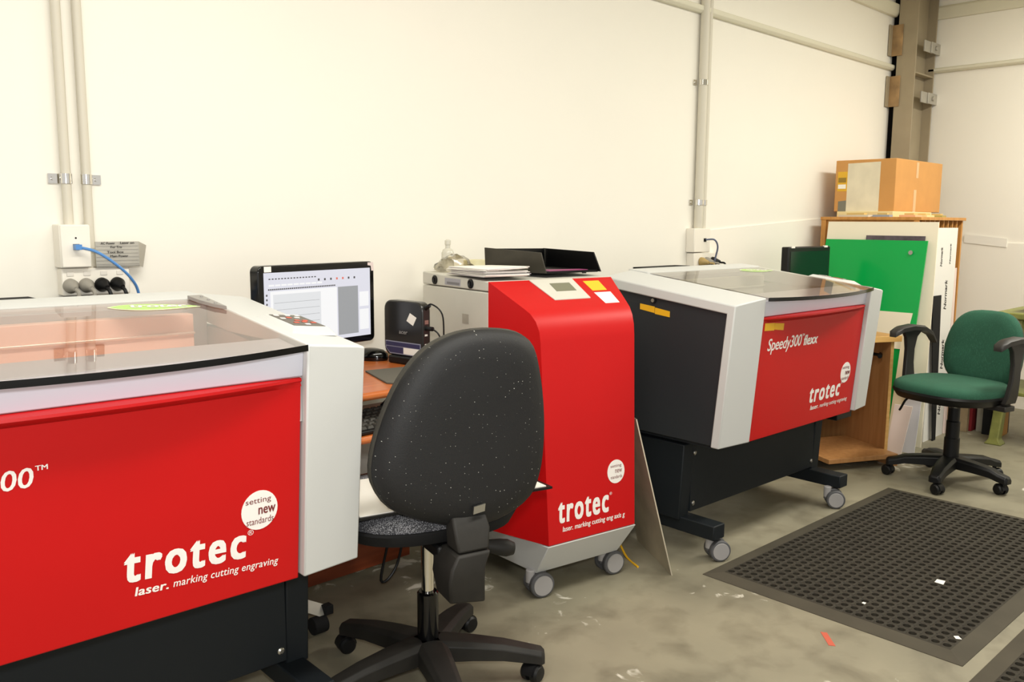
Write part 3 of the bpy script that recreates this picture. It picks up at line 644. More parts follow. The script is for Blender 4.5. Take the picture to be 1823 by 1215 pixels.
kb = thing('keyboard', 'black keyboard on the pull-out tray under the cherry desk', 'keyboard', (1.46, 1.965, .6452), .04)
b = B().m(BLACK); b.prism([(-.085, 0), (-.09, .012), (.08, .026), (.085, .0)], 'x', -.22, .22); b.done('keyboard_body', kb, .004)
b = B().m(mat('key_black', (62, 60, 55), .5))
for r_ in range(6):
    for c_ in range(18):
        x = -.21+c_*.0235; y = -.075+r_*.0255; z = .0135+(y+.09)*.082
        b.loops([[(x, y, z-.001), (x+.02, y, z-.001), (x+.02, y+.021, z-.001), (x, y+.021, z-.001)], [(x+.003, y+.003, z+.006), (x+.017, y+.003, z+.006), (x+.017, y+.019, z+.007), (x+.003, y+.019, z+.007)]])
b.done('keys', kb, smooth=0)
b = B().m(BLACK); b.tube([(1.47, 2.06, .672), (1.55, 2.10, .69), (1.62, 2.09, .69), (1.66, 2.05, .68), (1.69, 2.12, .655)], .004, 6); tag(b.done('keyboard_cable'), 'black cable curling behind the keyboard under the desk', 'cable')
for k, pts in enumerate(([(1.44, 2.40, .62), (1.40, 2.32, .48), (1.36, 2.30, .40), (1.33, 2.32, .30), (1.30, 2.36, .02)], [(1.54, 2.42, .62), (1.46, 2.36, .50), (1.39, 2.32, .42), (1.35, 2.33, .33), (1.36, 2.34, .02)], [(1.62, 2.2, .62), (1.60, 2.2, .25), (1.565, 2.21, .055), (1.625, 2.2, .10), (1.66, 2.2, .3), (1.66, 2.22, .62)])):
    tag(B().m(BLACK).tube(pts, .0045, 7).done('power_cable'), ('black cable hanging left below the desk', 'black cable hanging beside another below the desk', 'thin black cable looping down under the black office chair')[k], 'cable')
b = B().m(mat('frosted_grey_green', (170, 166, 140), .4)); b.lathe([(.016, 0), (.018, .05), (.014, .09), (.008, .12), (.006, .14), (.002, .145)], (1.775, 2.42, .75), 18); tag(b.done('glue_bottle', smooth=50), 'slim grey nozzle bottle behind the mini computer', 'bottle')
b = B().m(WHITE); b.box(1.52, 1.60, 2.40, 2.46, .75, .80); tag(b.done('white_box', None, .004), 'small white box on the desk behind the mouse', 'box')

# ------------------------------------------------------------ things on top of the red cabinet
ctop = 1.0325
b = B()
for k in range(14):
    a = random.uniform(-.07, .05); dx, dy = random.uniform(-.006, .006), random.uniform(-.012, .012); z = .0019*k
    b.m(PAPER if k % 4 else mat('greyish_paper', (196, 188, 190), .8)).loops([[(dx+x*cos(a)-y*sin(a), dy+x*sin(a)+y*cos(a), z+l+(.006 if k > 9 and x > .05 and y < 0 else 0)) for x, y in ((-.085, -.115), (.085, -.115), (.085, .115), (-.085, .115))] for l in (0, .0015)])
tag(b.done('paper_stack', None, smooth=0, loc=(1.968, 2.14, ctop), rot=(0, 0, -.14)), 'stack of loose white papers on top of the red cabinet', 'papers')
b = B().m(tinted('clear_plastic', (.93, .90, .83, 1), rough=.12)); n = 16; L = []
for z, q in ((0, .95), (.012, 1.12), (.026, 1.0), (.040, .82), (.052, .5), (.056, .15)):
    L.append([((.072*q*(1+random.uniform(-.16, .16)))*cos(2*pi*i/n), (.05*q*(1+random.uniform(-.16, .16)))*sin(2*pi*i/n), max(0, z+(random.uniform(-.006, .006) if z else 0))) for i in range(n)])
b.loops(L)
tag(b.done('plastic_bag', loc=(2.03, 2.385, ctop), smooth=12), 'crumpled clear plastic bag at the back of the red cabinet top', 'bag')
b = B().m(mat('clear_bottle', (206, 202, 188), .2)); b.lathe([(.021, 0), (.023, .005), (.023, .062), (.018, .075), (.009, .08), (.009, .092), (.011, .093), (.011, .108), (.004, .112)], (2.045, 2.44, ctop+.0), 20)
tag(b.done('plastic_bottle', smooth=40), 'small clear bottle with white cap behind the plastic bag', 'bottle')
b = B().m(mat('cream_tape', (232, 224, 182), .4)); b.lathe([(.030, 0), (.052, 0), (.052, .036), (.030, .036), (.030, 0)], (2.155, 2.40, ctop), 30)
tag(b.done('tape_roll', smooth=40), 'roll of cream packing tape lying behind the paper stack', 'tape')
# black open tray with upright sides
TX, TY = 2.24, 2.15
tr = thing('document_tray', 'black open tray with upright sides on top of the red cabinet', 'tray', (TX, TY, ctop), 0)
LB = mat('dusty_tray_black', (52, 48, 38), .55, var=.25, scale=12)
DS = mat('dark_tray_black', (9, 9, 10), .4, spec=.25)
def tray_side(name, m_, b0, b1, t0, t1, zb, zt0, zt1, th):
    d = (Vector(b1)-Vector(b0)).normalized(); nx, ny = -d.y*th, d.x*th
    q = B().m(m_); P = lambda p, z: (p[0]-TX, p[1]-TY, z)
    q.loops([[P(b0, zb), P(b1, zb), P((b1[0]+nx, b1[1]+ny), zb), P((b0[0]+nx, b0[1]+ny), zb)], [P(t0, zt0), P(t1, zt1), P((t1[0]+nx, t1[1]+ny), zt1), P((t0[0]+nx, t0[1]+ny), zt0)]])
    return q.done(name, tr, .001)
tray_side('tray_side', LB, (2.075, 2.27), (2.125, 2.02), (2.066, 2.265), (2.106, 2.028), .004, .0865, .0745, .006)
tray_side('tray_side', DS, (2.412, 2.31), (2.366, 1.985), (2.42, 2.32), (2.352, 2.008), .004, .0775, .0725, .006)
tray_side('tray_back', DS, (2.408, 2.30), (2.082, 2.258), (2.412, 2.31), (2.074, 2.255), .004, .077, .083, .005)
q = B().m(DS); q.loops([[(x-TX, y-TY, z) for x, y in ((2.08, 2.25), (2.13, 2.02), (2.365, 1.995), (2.405, 2.295))] for z in (.003, .010)]); bs = q.done('tray_base', tr)
q = B().m(mat('magenta_print', (150, 60, 110), .5)); q.loops([[(x-TX, y-TY, z) for x, y in ((2.15, 2.03), (2.33, 2.012), (2.34, 2.06), (2.17, 2.10))] for z in (.0102, .012)]); q.done('pink_sheet', bs)
q = B().m(BLACK); q.cyl((2.30-TX, 2.003-TY, 0), (2.30-TX, 2.003-TY, .006), .008, n=10); q.done('tray_foot', tr)

# leaning aluminium sheet between cabinet and far engraver
b = B().m(ALU)
b.loops([[(2.392, 1.660, 0), (2.395, 1.657, 0), (2.583, 1.950, 0), (2.580, 1.953, 0)], [(2.352, 1.80, .535), (2.355, 1.797, .535), (2.50, 2.02, .535), (2.497, 2.023, .535)]])
tag(b.done('metal_sheet', None), 'thin scratched metal sheet leaning between the red cabinet and far engraver', 'sheet')
b = B().m(YELLOW); b.tube([(2.40, 2.20, .004), (2.44, 1.98, .05), (2.40, 1.86, .004), (2.36, 1.78, .004)], .004, 6); tag(b.done('yellow_cable'), 'thin yellow cable on the floor under the red cabinet', 'cable')

# ------------------------------------------------------------ left wall fittings
def conduit(label, x, y, r, z0, z1, group=None):
    return tag(B().m(PVC).cyl((x, y, z0), (x, y, z1), r, n=20).done('conduit_pipe'), label, 'conduit', group)
conduit('left one of two grey conduit pipes above the white network box', .789, 2.535, .0125, 1.19, 2.62)
conduit('grey conduit pipe running down beside the white network box', .841, 2.535, .0125, 1.072, 2.62)
def clamp(label, x, z, side, r=.0135, y=2.535):
    b = B().m(CHROME)
    b.loops([[(x+(r+t)*cos(a), y-(r+t)*sin(a)*1.0, z+h) for t, h in ((0, -.013), (.002, -.013), (.002, .013), (0, .013))] for a in [pi*k/12 for k in range(13)]])
    b.box(min(x+side*r, x+side*(r+.028)), max(x+side*r, x+side*(r+.028)), 2.545, 2.549, z-.013, z+.013)
    b.cyl((x+side*(r+.016), 2.546, z), (x+side*(r+.016), 2.541, z), .005, n=10)
    return tag(b.done('pipe_clamp', smooth=40), label, 'clamp')
clamp('shiny clamp around the left conduit pipe above the network box', .789, 1.317, -1)
clamp('shiny clamp around the right conduit pipe above the network box', .841, 1.317, 1)
nb = thing('network_box', 'white square network box with a blue cable on the left wall', 'box', (.790, 2.55, 1.137))
b = B().m(OUTLET); b.box(-.039, .038, -.055, 0, -.058, .058); b.done('box_body', nb, .003)
b = B().m(OUTLET); b.box(-.037, .037, -.061, -.055, -.056, .056); fp = b.done('face_plate', nb, .002)
b = B().m(MATTB); b.cyl((.0, -.061, .022), (.0, -.0617, .022), .0025, n=10); b.box(-.008, .008, -.062, -.060, -.01, .006); b.done('network_socket', fp)
b = B().m(BLUE); b.box(.782, .798, 2.468, 2.489, 1.128, 1.142); b.tube([(.791, 2.475, 1.135), (.83, 2.455, 1.122), (.88, 2.45, 1.085), (.92, 2.46, 1.045), (.945, 2.48, 1.0), (.955, 2.49, .9)], .004, 8)
tag(b.done('network_cable'), 'blue network cable hanging from the white box', 'cable')
po = thing('power_outlet', 'white four-gang power outlet below the network box on the left wall', 'outlet', (.843, 2.55, 1.04))
b = B().m(OUTLET); b.box(-.088, .090, -.042, 0, -.037, .037); pb_ = b.done('outlet_plate', po, .004)
b = B().m(mat('rocker_white', (226, 220, 210), .4))
for x in (-.067, -.024, .02, .063): b.box(x-.009, x+.009, -.044, -.041, .016, .028)
b.done('rocker_switches', pb_, .001)
for k, x in enumerate((-.078, -.038, .003, .044)):
    m_ = PLUGG if k < 2 else BLACK
    b = B().m(m_); b.lathe([(.019, 0), (.0195, .012), (.016, .017), (.010, .028), (.007, .036)], (.851+x, 2.507, 1.032), 24, (.12, -1, -.25))
    b.tube([(.851+x+.004, 2.473, 1.022), (.851+x+.008, 2.462, 1.010), (.851+x+(.004 if k < 2 else .02), 2.47, .96), (.851+x+(.004 if k < 2 else .03), 2.49, .86)], .0052, 8)
    tag(b.done('power_plug', smooth=40), ('leftmost grey plug with cord in the four-gang outlet', 'second grey plug from the left in the four-gang outlet', 'black plug next to the grey plugs in the four-gang outlet', 'rightmost black plug in the four-gang outlet, behind the blue cable')[k], 'plug')
br = thing('sheet_metal_bracket', 'short ribbed metal channel with handwriting beside the network box', 'bracket', (.842, 2.55, 1.114))
b = B().m(GALV); b.box(0, .117, -.05, -.047, -.034, .034); b.box(0, .117, -.05, 0, -.036, -.033)
for i in range(6): b.box(.002, .115, -.0515, -.05, -.028+i*.010, -.026+i*.010)
b.loops([[(.117, -.05, .034), (.117, -.047, .034), (.117, -.047, -.034), (.117, -.05, -.034)], [(.15, -.02, .022), (.15, -.017, .022), (.138, -.017, -.04), (.138, -.02, -.04)]]); b.done('bracket_channel', br)
fw = lambda x, z, l: (x, -.0515-l, z)
INK = mat('marker_ink', (28, 26, 26), .6)
for body, x0, x1, z in (('AC Power', .014, .052, .0265), ('Laser on', .066, .104, .0275), ('For Tro', .040, .070, .016), ('Tool Box', .030, .074, .002), ('Main Power', .038, .086, -.009)):
    text(body, x0, x1, z, z+.0065, fw, INK, 'handwriting', br, bold=.015)
# low cable tray pieces behind the near engraver
tag(B().m(MATTB).box(.50, .682, 2.47, 2.55, .996, 1.004).done('wall_ledge', None, .001), 'thin dark ledge on the wall at the far left edge of the photo', 'ledge')
tag(B().m(MATTB).box(.755, .835, 2.49, 2.55, .988, .996).done('wall_ledge', None, .001), 'thin dark ledge under the four-gang outlet on the left wall', 'ledge')

# ------------------------------------------------------------ right pipes and outlet on the back wall
conduit('left of two grey conduit pipes above the far outlet', 3.772, 2.525, .023, 1.18, 2.62)
conduit('right of two grey conduit pipes above the far outlet', 3.822, 2.532, .0155, 1.18, 2.62)
clamp('shiny clamp high on the far conduit pipes', 3.772, 1.90, -1, .024, 2.525)
clamp('shiny clamp low on the wide far conduit pipe', 3.772, 1.312, -1, .024, 2.525)
clamp('small shiny clamp low on the narrow far conduit pipe', 3.822, 1.312, 1, .0165, 2.532)
nb2 = thing('wall_box', 'white socket box with a thin cable below the far conduit pipes', 'box', (3.775, 2.55, 1.12))
b = B().m(OUTLET); b.box(-.07, .075, -.05, 0, -.058, .062); b.done('box_body', nb2, .003)
b = B().m(MATTB); b.box(.015, .035, -.053, -.05, -.005, .012); b.done('network_socket', nb2)
po2 = thing('power_outlet', 'white power outlet with plugs behind the far engraver', 'outlet', (3.83, 2.55, 1.022))
B().m(OUTLET).box(-.115, .115, -.045, 0, -.035, .036).done('outlet_plate', po2, .003)
for k, (x, m_, lab) in enumerate(((3.775, mat('tan_plug', (176, 150, 96), .5), 'tan plug at left in the outlet behind the far engraver'), (3.82, PLUGG, 'grey plug in the middle of the outlet behind the far engraver'), (3.875, BLACK, 'black plug at right in the outlet behind the far engraver'))):
    b = B().m(m_); b.lathe([(.022, 0), (.022, .014), (.016, .024), (.008, .045)], (x, 2.504, 1.015), 20, (.35 if k == 2 else .1, -1, -.1)); b.tube([(x+.01, 2.46, 1.01), (x+.03, 2.44, .99), (x+.03, 2.47, .85)], .005, 6)
    tag(b.done('power_plug', smooth=40), lab, 'plug')
b = B().m(mat('grey_blue_cable', (96, 104, 128), .5)); b.tube([(3.80, 2.495, 1.125), (3.825, 2.46, 1.125), (3.85, 2.455, 1.09), (3.855, 2.47, 1.03), (3.855, 2.50, .9)], .0045, 7); tag(b.done('network_cable'), 'thin grey network cable arching from the far wall box', 'cable')
tag(B().m(MATTB).box(3.28, 3.62, 2.46, 2.55, .992, 1.0).done('wall_ledge', None, .001), 'thin dark ledge on the wall left of the far outlet', 'ledge')

# ------------------------------------------------------------ far desk with monitor
fd = thing('side_desk', 'oak veneer desk behind the green office chair and far engraver', 'desk', (4.02, 1.967, 0), -.467)
b = B().m(OAK); b.box(-.03, .478, -.018, .55, .622, .650); b.m(OAKE).box(-.031, .479, -.0195, -.017, .621, .651); b.done('desktop', fd, .001)
for x in (0, .43):
    b = B().m(OAK); b.box(x, x+.018, 0, .54, 0, .622); b.m(OAKE).box(x-.0002, x+.0182, -.002, 0, 0, .622); b.done('side_panel', fd)
b = B().m(OAK); b.box(.018, .43, -.10, .30, .04, .062); b.box(.06, .40, .28, .30, 0, .04); b.box(.395, .43, -.10, .02, 0, .04); b.done('bottom_shelf', fd, .001)
B().m(OAK).box(.018, .43, .52, .535, .1, .6).done('back_panel', fd)
b = B().m(BLACK); b.cyl((.43, .07, .545), (.40, .04, .54), .011); b.cyl((.43, .16, .56), (.405, .16, .55), .006); b.tube([(.41, .04, .545), (.38, .10, .55), (.35, .2, .555)], .008, 7); b.done('cable_hook', fd)
fm = thing('computer_monitor', 'black switched-off monitor in front of the wooden rack', 'monitor', (4.44, 2.27, .65), -.06)
b = B().m(BLACK); b.box(-.205, .215, -.015, .03, .16, .436); b.done('monitor_frame', fm, .006)
b = B().m(mat('screen_off', (22, 40, 34), .15)); b.box(-.185, .20, -.0165, -.015, .185, .412); b.done('screen', fm)
b = B().m(BLACK); b.box(-.03, .03, .0, .03, .01, .2); b.loops([[(x, y, z) for x, y in ellipse(0, .02, .10, .07, 24)] for z in (0, .012)]); b.done('monitor_stand', fm, .003)
b = B().m(WHITE)
for x in (-.165, .165): b.box(x-.016, x+.016, -.017, -.006, .430, .440)
b.done('corner_clips', fm)
mouse('computer_mouse', 'black mouse on the oak desk behind the far engraver', (4.36, 1.90, .65), .4, 1.1)

# ------------------------------------------------------------ rack with sheets and carton
rk = thing('storage_rack', 'tall wooden sheet rack with vertical slots in the far corner', 'rack', (5.0, 1.9, 0))
b = B().m(RACKW); b.box(0, .018, 0, .57, 0, 1.232); b.m(RACKW).box(-.012, .018, .0, .03, 0, 1.232); b.box(-.012, .018, .54, .57, 0, 1.232); b.done('side_panel', rk, .002)
B().m(RACKW).box(.652, .67, 0, .57, 0, 1.232).done('side_panel', rk, .002)
B().m(RACKW).box(-.014, .684, -.012, .575, 1.232, 1.25).done('top_board', rk, .002)
B().m(RACKW).box(.018, .652, .55, .565, 0, 1.232).done('back_panel', rk)
for i in range(8):
    x = .018+(i+1)*.634/9; B().m(RACKW).box(x-.006, x+.006, .004, .55, .02, 1.232).done('divider', rk)
def board(name, label, xb, xt, yl, yr, ztop, m_, th=.006, z0=0, ebeam=None, cat='sheet', ylb=None, yrb=None):
    b = B().m(m_); g = (xt-xb)/1.2
    ylb = yl if ylb is None else ylb; yrb = yr if yrb is None else yrb
    c = lambda y, z, t: (xb+g*z+t, y, z)
    b.loops([[c(ylb, z0, 0), c(yrb, z0, 0), c(yrb, z0, th), c(ylb, z0, th)], [c(yl, ztop, 0), c(yr, ztop, 0), c(yr, ztop, th), c(yl, ztop, th)]])
    return tag(b.done(name, None, smooth=0), label, cat)
WHB = mat('white_board', (240, 230, 208), .5)
board('white_sheet', 'large white sheet leaning on the rack, behind the green one', 4.812, 4.968, 2.415, 1.79, 1.222, WHB, .008, yrb=1.742)
board('dark_sheet', 'dark printed sheet whose top edge shows above the green sheet', 4.775, 4.955, 2.173, 1.846, 1.145, mat('dark_print', (82, 70, 80), .4, var=.4, scale=25), .006)
gs = board('green_sheet', 'big glossy green acrylic sheet leaning on the rack', 4.715, 4.935, 2.40, 1.822, 1.12, GREENA, .010)
b = B().m(STEEL); b.cyl((4.9, 1.90, 1.055), (4.896, 1.90, 1.055), .012, n=16); q = b.done('round_sticker', gs)
board('white_card', 'white card stuck on the lower right of the green sheet', 4.708, 4.928, 2.05, 1.845, .728, WHB, .004, z0=.53, cat='card', yrb=1.869)
board('white_offcut', 'short white offcut standing at the foot of the green sheet', 4.55, 4.80, 1.815, 1.722, .262, mat('pinkish_white', (232, 220, 214), .5), .006, ylb=1.825, yrb=1.745)
board('white_offcut', 'narrow white offcut behind the shorter one beneath the green chair', 4.65, 4.86, 1.80, 1.715, .42, mat('bluish_white', (214, 214, 220), .5), .006)
board('cream_strip', 'pale cream strip leaning beside the green sheet behind the green chair', 4.66, 4.90, 1.87, 1.80, .62, mat('cream_board', (226, 214, 184), .5), .008)
# printed aluminium panels leaning against the slotted front of the rack
ap = thing('printed_panel', 'narrow white printed panel leaning on the slotted front of the rack', 'panel', (4.99, 1.78, 0))
WPF = mat('printed_film', (226, 224, 218), .35)
b = B().m(WPF); b.loops([[(-.04, .0, 0), (.24, 0, 0), (.24, .006, 0), (-.04, .006, 0)], [(.175, .095, 1.19), (.53, .095, 1.19), (.53, .101, 1.19), (.175, .101, 1.19)]]); b.done('panel_sheet', ap, smooth=0)
fa_ = lambda x, z, l: (x+.215*z/1.19, .095*z/1.19-.0005-l, z)
def vtext(body, xc, h, z0, z1, nm='printed_word'):
    # word running up the sheet: rotate into (x, z)
    return text(body, z0, z1, 0, h, lambda u, t_, l: fa_(xc-t_*1.0+h, u, l), INK, nm, ap, bold=.02, shear=.2)
for z in (.72, .38, .12): vtext('Normark', .15, .038, z, z+.17)
vtext('Normark', .06, .030, .97, 1.08); vtext('Normark', .2, .02, .98, 1.1)
tag(B().m(MATTB).loops([[(5.015, 1.755, 0), (5.06, 1.755, 0), (5.06, 1.76, 0), (5.015, 1.76, 0)], [(5.06, 1.825, .81), (5.19, 1.825, .81), (5.19, 1.83, .81), (5.06, 1.83, .81)]]).done('black_strip', smooth=0), 'black strip leaning in front of the white printed panel', 'strip')
tag(B().m(mat('pinkish_panel', (226, 205, 196), .5)).loops([[(5.25, 1.775, 0), (5.28, 1.775, 0), (5.28, 1.785, 0), (5.25, 1.785, 0)], [(5.54, 1.885, .95), (5.58, 1.885, .95), (5.58, 1.892, .95), (5.54, 1.892, .95)]]).done('pale_strip', smooth=0), 'pale pink strip leaning at right of the white printed panel', 'strip')

cb = thing('cardboard_box', 'large cardboard carton with a white label on top of the rack', 'box', (5.10, 2.09, 1.283), 0)
b = B().m(CARD); b.prism([(0, 0), (.70, 0), (.70, .36), (0, .36)], 'z', 0, .302); bx = b.done('carton', cb, .003)
fs_ = lambda y, z, l: (-l-.0003, y, z)
flat('paper_label', [(.09, .0), (.285, .0), (.285, .282), (.09, .286)], fs_, mat('label_paper', (226, 216, 190), .5, var=.08, scale=10), bx)
yl_ = flat('yellow_label', [(.285, .12), (.345, .12), (.345, .235), (.285, .235)], fs_, mat('yellow_label', (226, 176, 40), .5), bx)
flat('label_print', [(.292, .135), (.34, .135), (.34, .16), (.292, .16)], lambda y, z, l: fs_(y, z, l+.001), PAPER, yl_)
flat('label_print', [(.292, .172), (.34, .172), (.34, .20), (.292, .20)], lambda y, z, l: fs_(y, z, l+.001), mat('label_olive', (150, 120, 40), .6), yl_)
flat('tape_strip', [(.285, .0), (.335, .0), (.335, .06), (.285, .065)], fs_, mat('grey_tape', (120, 118, 104), .4), bx)
ff_ = lambda x, z, l: (x, -l-.0003, z)
TP = mat('clear_tape', (228, 178, 128), .3)
flat('tape_strip', [(.27, .0), (.31, .0), (.31, .13), (.27, .13)], ff_, TP, bx); flat('tape_strip', [(.29, .2), (.325, .2), (.325, .292), (.29, .292)], ff_, TP, bx)
# loose offcuts on the rack top, in front of the carton
for k, (x, y, lx_, ly_, m_, lab) in enumerate(((5.03, 2.28, .05, .2, mat('pale_offcut', (216, 206, 186), .6), 'pale offcut strip lying left of the carton on the rack'), (5.025, 2.12, .04, .10, mat('blue_grey_offcut', (150, 160, 176), .4), 'bluish offcut lying below the carton label'), (5.12, 2.0, .10, .09, mat('pink_offcut', (230, 180, 140), .6), 'orange pink offcut under the carton corner'), (5.28, 1.99, .16, .08, mat('cream_offcut', (232, 214, 160), .6), 'cream offcut strip in front of the carton'), (5.46, 1.98, .16, .08, mat('olive_offcut', (170, 160, 90), .6), 'olive offcut at the right end of the rack top'))):
    b = B().m(m_); b.box(-lx_/2, lx_/2, -ly_/2, ly_/2, 0, .012); b.m(mat('tan_chip', (214, 180, 110), .6)).box(-lx_/3, lx_/4, -ly_/3, ly_/4, .012, .022); tag(b.done('material_offcut', loc=(x, y, 1.25), rot=(0, 0, .1*k-.2)), lab, 'offcut', 'offcuts on the rack top')
# bearers that carry the carton
tag(B().m(mat('cream_offcut', (232, 214, 160), .6)).box(5.08, 5.66, 2.085, 2.42, 1.25, 1.283).done('material_offcut', None, .002), 'flat cream offcut sheets under the carton on the rack', 'offcut')

# ------------------------------------------------------------ green office chair
gc = thing('office_chair', 'green fabric office chair with black armrests at the far right', 'chair', (4.28, 1.41, 0), radians(164-90))
b = B().m(FABG); cushion(b, lambda a: sel(a, .235, .225, .75), [(.435, .98), (.452, 1.0), (.472, .98), (.486, .88), (.492, .6), (.493, .3)]); b.done('seat_cushion', gc, loc=(0, .03, 0), smooth=60)
b = B().m(BLACK); cushion(b, lambda a: sel(a, .238, .228, .75), [(.395, .72), (.405, .92), (.436, 1.0), (.447, .98)]); b.done('seat_pan', gc, loc=(0, .03, 0), smooth=50)
go = []
for i in range(40):
    x, z = sel(2*pi*i/40, .195, .18, .62); go.append((x*(1-.16*max(0, z)/.18), z+.625))
def gl(y, s_): return [(x*s_, y+.55*(x*s_)**2-(z-.62)*.12*s_, .625+(z-.625)*s_) for x, z in go]
b = B().m(FABG); b.loops([gl(y, s_) for y, s_ in ((-.170, .3), (-.168, .7), (-.176, .92), (-.192, 1.0), (-.205, 1.0))]); b.done('back_cushion', gc, smooth=60)
b = B().m(BLACK); b.loops([gl(y, s_) for y, s_ in ((-.205, 1.0), (-.214, .99), (-.226, .9), (-.232, .5))]); b.done('backrest_shell', gc, smooth=50)
b = B().m(BLACK); b.tube([(0, -.05, .39), (0, -.2, .385), (0, -.245, .42), (0, -.25, .55)], .022, 10); b.done('back_strut', gc)
for sx in (-1, 1):
    b = B().m(mat('arm_plastic', (38, 36, 34), .5))
    L = []
    for y, z, hw, th in ((.125, .676, .018, .010), (.115, .687, .026, .012), (.08, .702, .028, .014), (.0, .710, .028, .014), (-.09, .70, .026, .013), (-.15, .672, .022, .012), (-.185, .63, .018, .010)):
        L.append([(sx*.265-hw, y, z-th), (sx*.265+hw, y, z-th), (sx*.265+hw, y, z+th*.4), (sx*.265+hw*.5, y, z+th), (sx*.265-hw*.5, y, z+th), (sx*.265-hw, y, z+th*.4)])
    b.loops(L); am = b.done('armrest', gc, smooth=50)
    b = B().m(MATS['arm_plastic'])
    L = []
    for y0, y1, z, xx in ((.06, -.09, .70, .265), (.03, -.05, .66, .267), (.018, -.035, .60, .268), (.02, -.035, .53, .268), (.03, -.04, .46, .262), (.035, -.045, .42, .25)):
        L.append([(sx*xx-.011, y1, z), (sx*xx+.011, y1, z), (sx*xx+.011, y0, z), (sx*xx-.011, y0, z)])
    b.loops(L); b.box(min(sx*.1, sx*.262), max(sx*.1, sx*.262), -.04, .03, .385, .41); b.done('arm_post', am, .004)
b = B().m(CHROME); b.cyl((0, 0, .34), (0, 0, .40), .014); b.done('gas_piston', gc)
b = B().m(BLACK); b.lathe([(.034, .075), (.034, .21), (.030, .215), (.030, .29), (.026, .295), (.026, .355)], (0, 0, 0)); b.done('column_sleeve', gc)
b = B().m(BLACK); b.box(-.07, .07, -.09, .10, .38, .40); b.tube([(.06, .02, .385), (.2, .05, .375), (.25, .06, .30)], .006, 7); b.done('tilt_mechanism', gc, .003)
chair_base(gc, .1, radians(42-74), .255, .03, mt=BLACK, legz=.125, fat=1.3)

# ------------------------------------------------------------ old green press and things behind the chair
pr = thing('old_press', 'old olive green cast iron machine cut off at the right edge', 'machine', (5.28, 1.47, 0))
b = B().m(OLIVE); b.loops([[(-.11, -.02, 0), (-.02, -.02, 0), (-.02, .07, 0), (-.11, .07, 0)], [(-.10, .0, .03), (-.03, .0, .03), (-.03, .05, .03), (-.10, .05, .03)], [(-.09, -.02, .30), (-.03, -.02, .30), (-.03, .03, .30), (-.09, .03, .30)], [(-.05, -.06, .70), (.02, -.06, .70), (.02, .0, .70), (-.05, .0, .70)]]); b.done('cast_leg', pr, .006)
b = B().m(OLIVE); b.loops([[(.30, -.42, 0), (.40, -.42, 0), (.40, -.33, 0), (.30, -.33, 0)], [(.30, -.36, .70), (.38, -.36, .70), (.38, -.30, .70), (.30, -.30, .70)]]); b.done('cast_leg', pr, .006)
b = B().m(OLIVE); b.box(-.07, .42, -.48, .08, .70, .735); b.box(-.04, .40, -.46, .05, .62, .70); b.done('machine_table', pr, .006)
b = B().m(OLIVE); b.box(-.08, .40, -.44, .05, .285, .305); b.done('lower_shelf', pr, .004)
b = B().m(OLIVE); b.prism([(-.30, .78), (-.045, .78), (-.04, .86), (-.06, .905), (-.30, .93)], 'x', .0, .25); b.m(MATTB).box(.01, .24, -.29, -.05, .735, .78); b.done('press_head', pr, .006)
b = B().m(MATTB); b.lathe([(.10, -.02), (.12, -.015), (.12, .015), (.10, .02), (.03, .02)], (.16, -.22, .16), 28, (0, -1, 0)); b.box(.10, .22, -.26, -.18, .0, .1); b.done('motor_wheel', pr, .003)
b = B().m(MATTB); b.box(-.06, .32, -.36, -.30, .0, .025); b.done('base_bar', pr, .003)
for nm, lab, x, y, wx, wy, h, m_ in (('brown_board', 'tall reddish brown board standing behind the green chair backrest', 5.385, 1.748, .03, .10, .58, mat('dirty_brown', (150, 130, 100), .7, var=.3, scale=12)), ('red_box', 'dark red upright box behind the green chair column', 5.425, 1.716, .2, .06, .40, mat('dark_red_card', (130, 28, 34), .6)), ('silver_board', 'grey upright board right of the dark red box', 5.45, 1.65, .2, .04, .42, mat('grey_metal_board', (150, 146, 132), .4)), ('black_box', 'black upright box beside the orange brown one behind the green chair', 5.40, 1.60, .2, .045, .42, MATTB), ('brown_box', 'small orange brown box on the floor beside the green cast leg', 5.42, 1.545, .1, .05, .14, mat('orange_brown_card', (196, 140, 66), .7))):
    tag(B().m(m_).box(x, x+wx, y-wy/2, y+wy/2, 0, h).done(nm, None, .002), lab, 'box' if 'box' in nm else 'board')
tag(B().m(mat('dark_brown_board', (70, 46, 36), .6)).box(5.535, 5.56, 1.526, 1.58, 0, .45).done('dark_board', None, .002), 'dark brown board standing behind the small orange brown box', 'board')

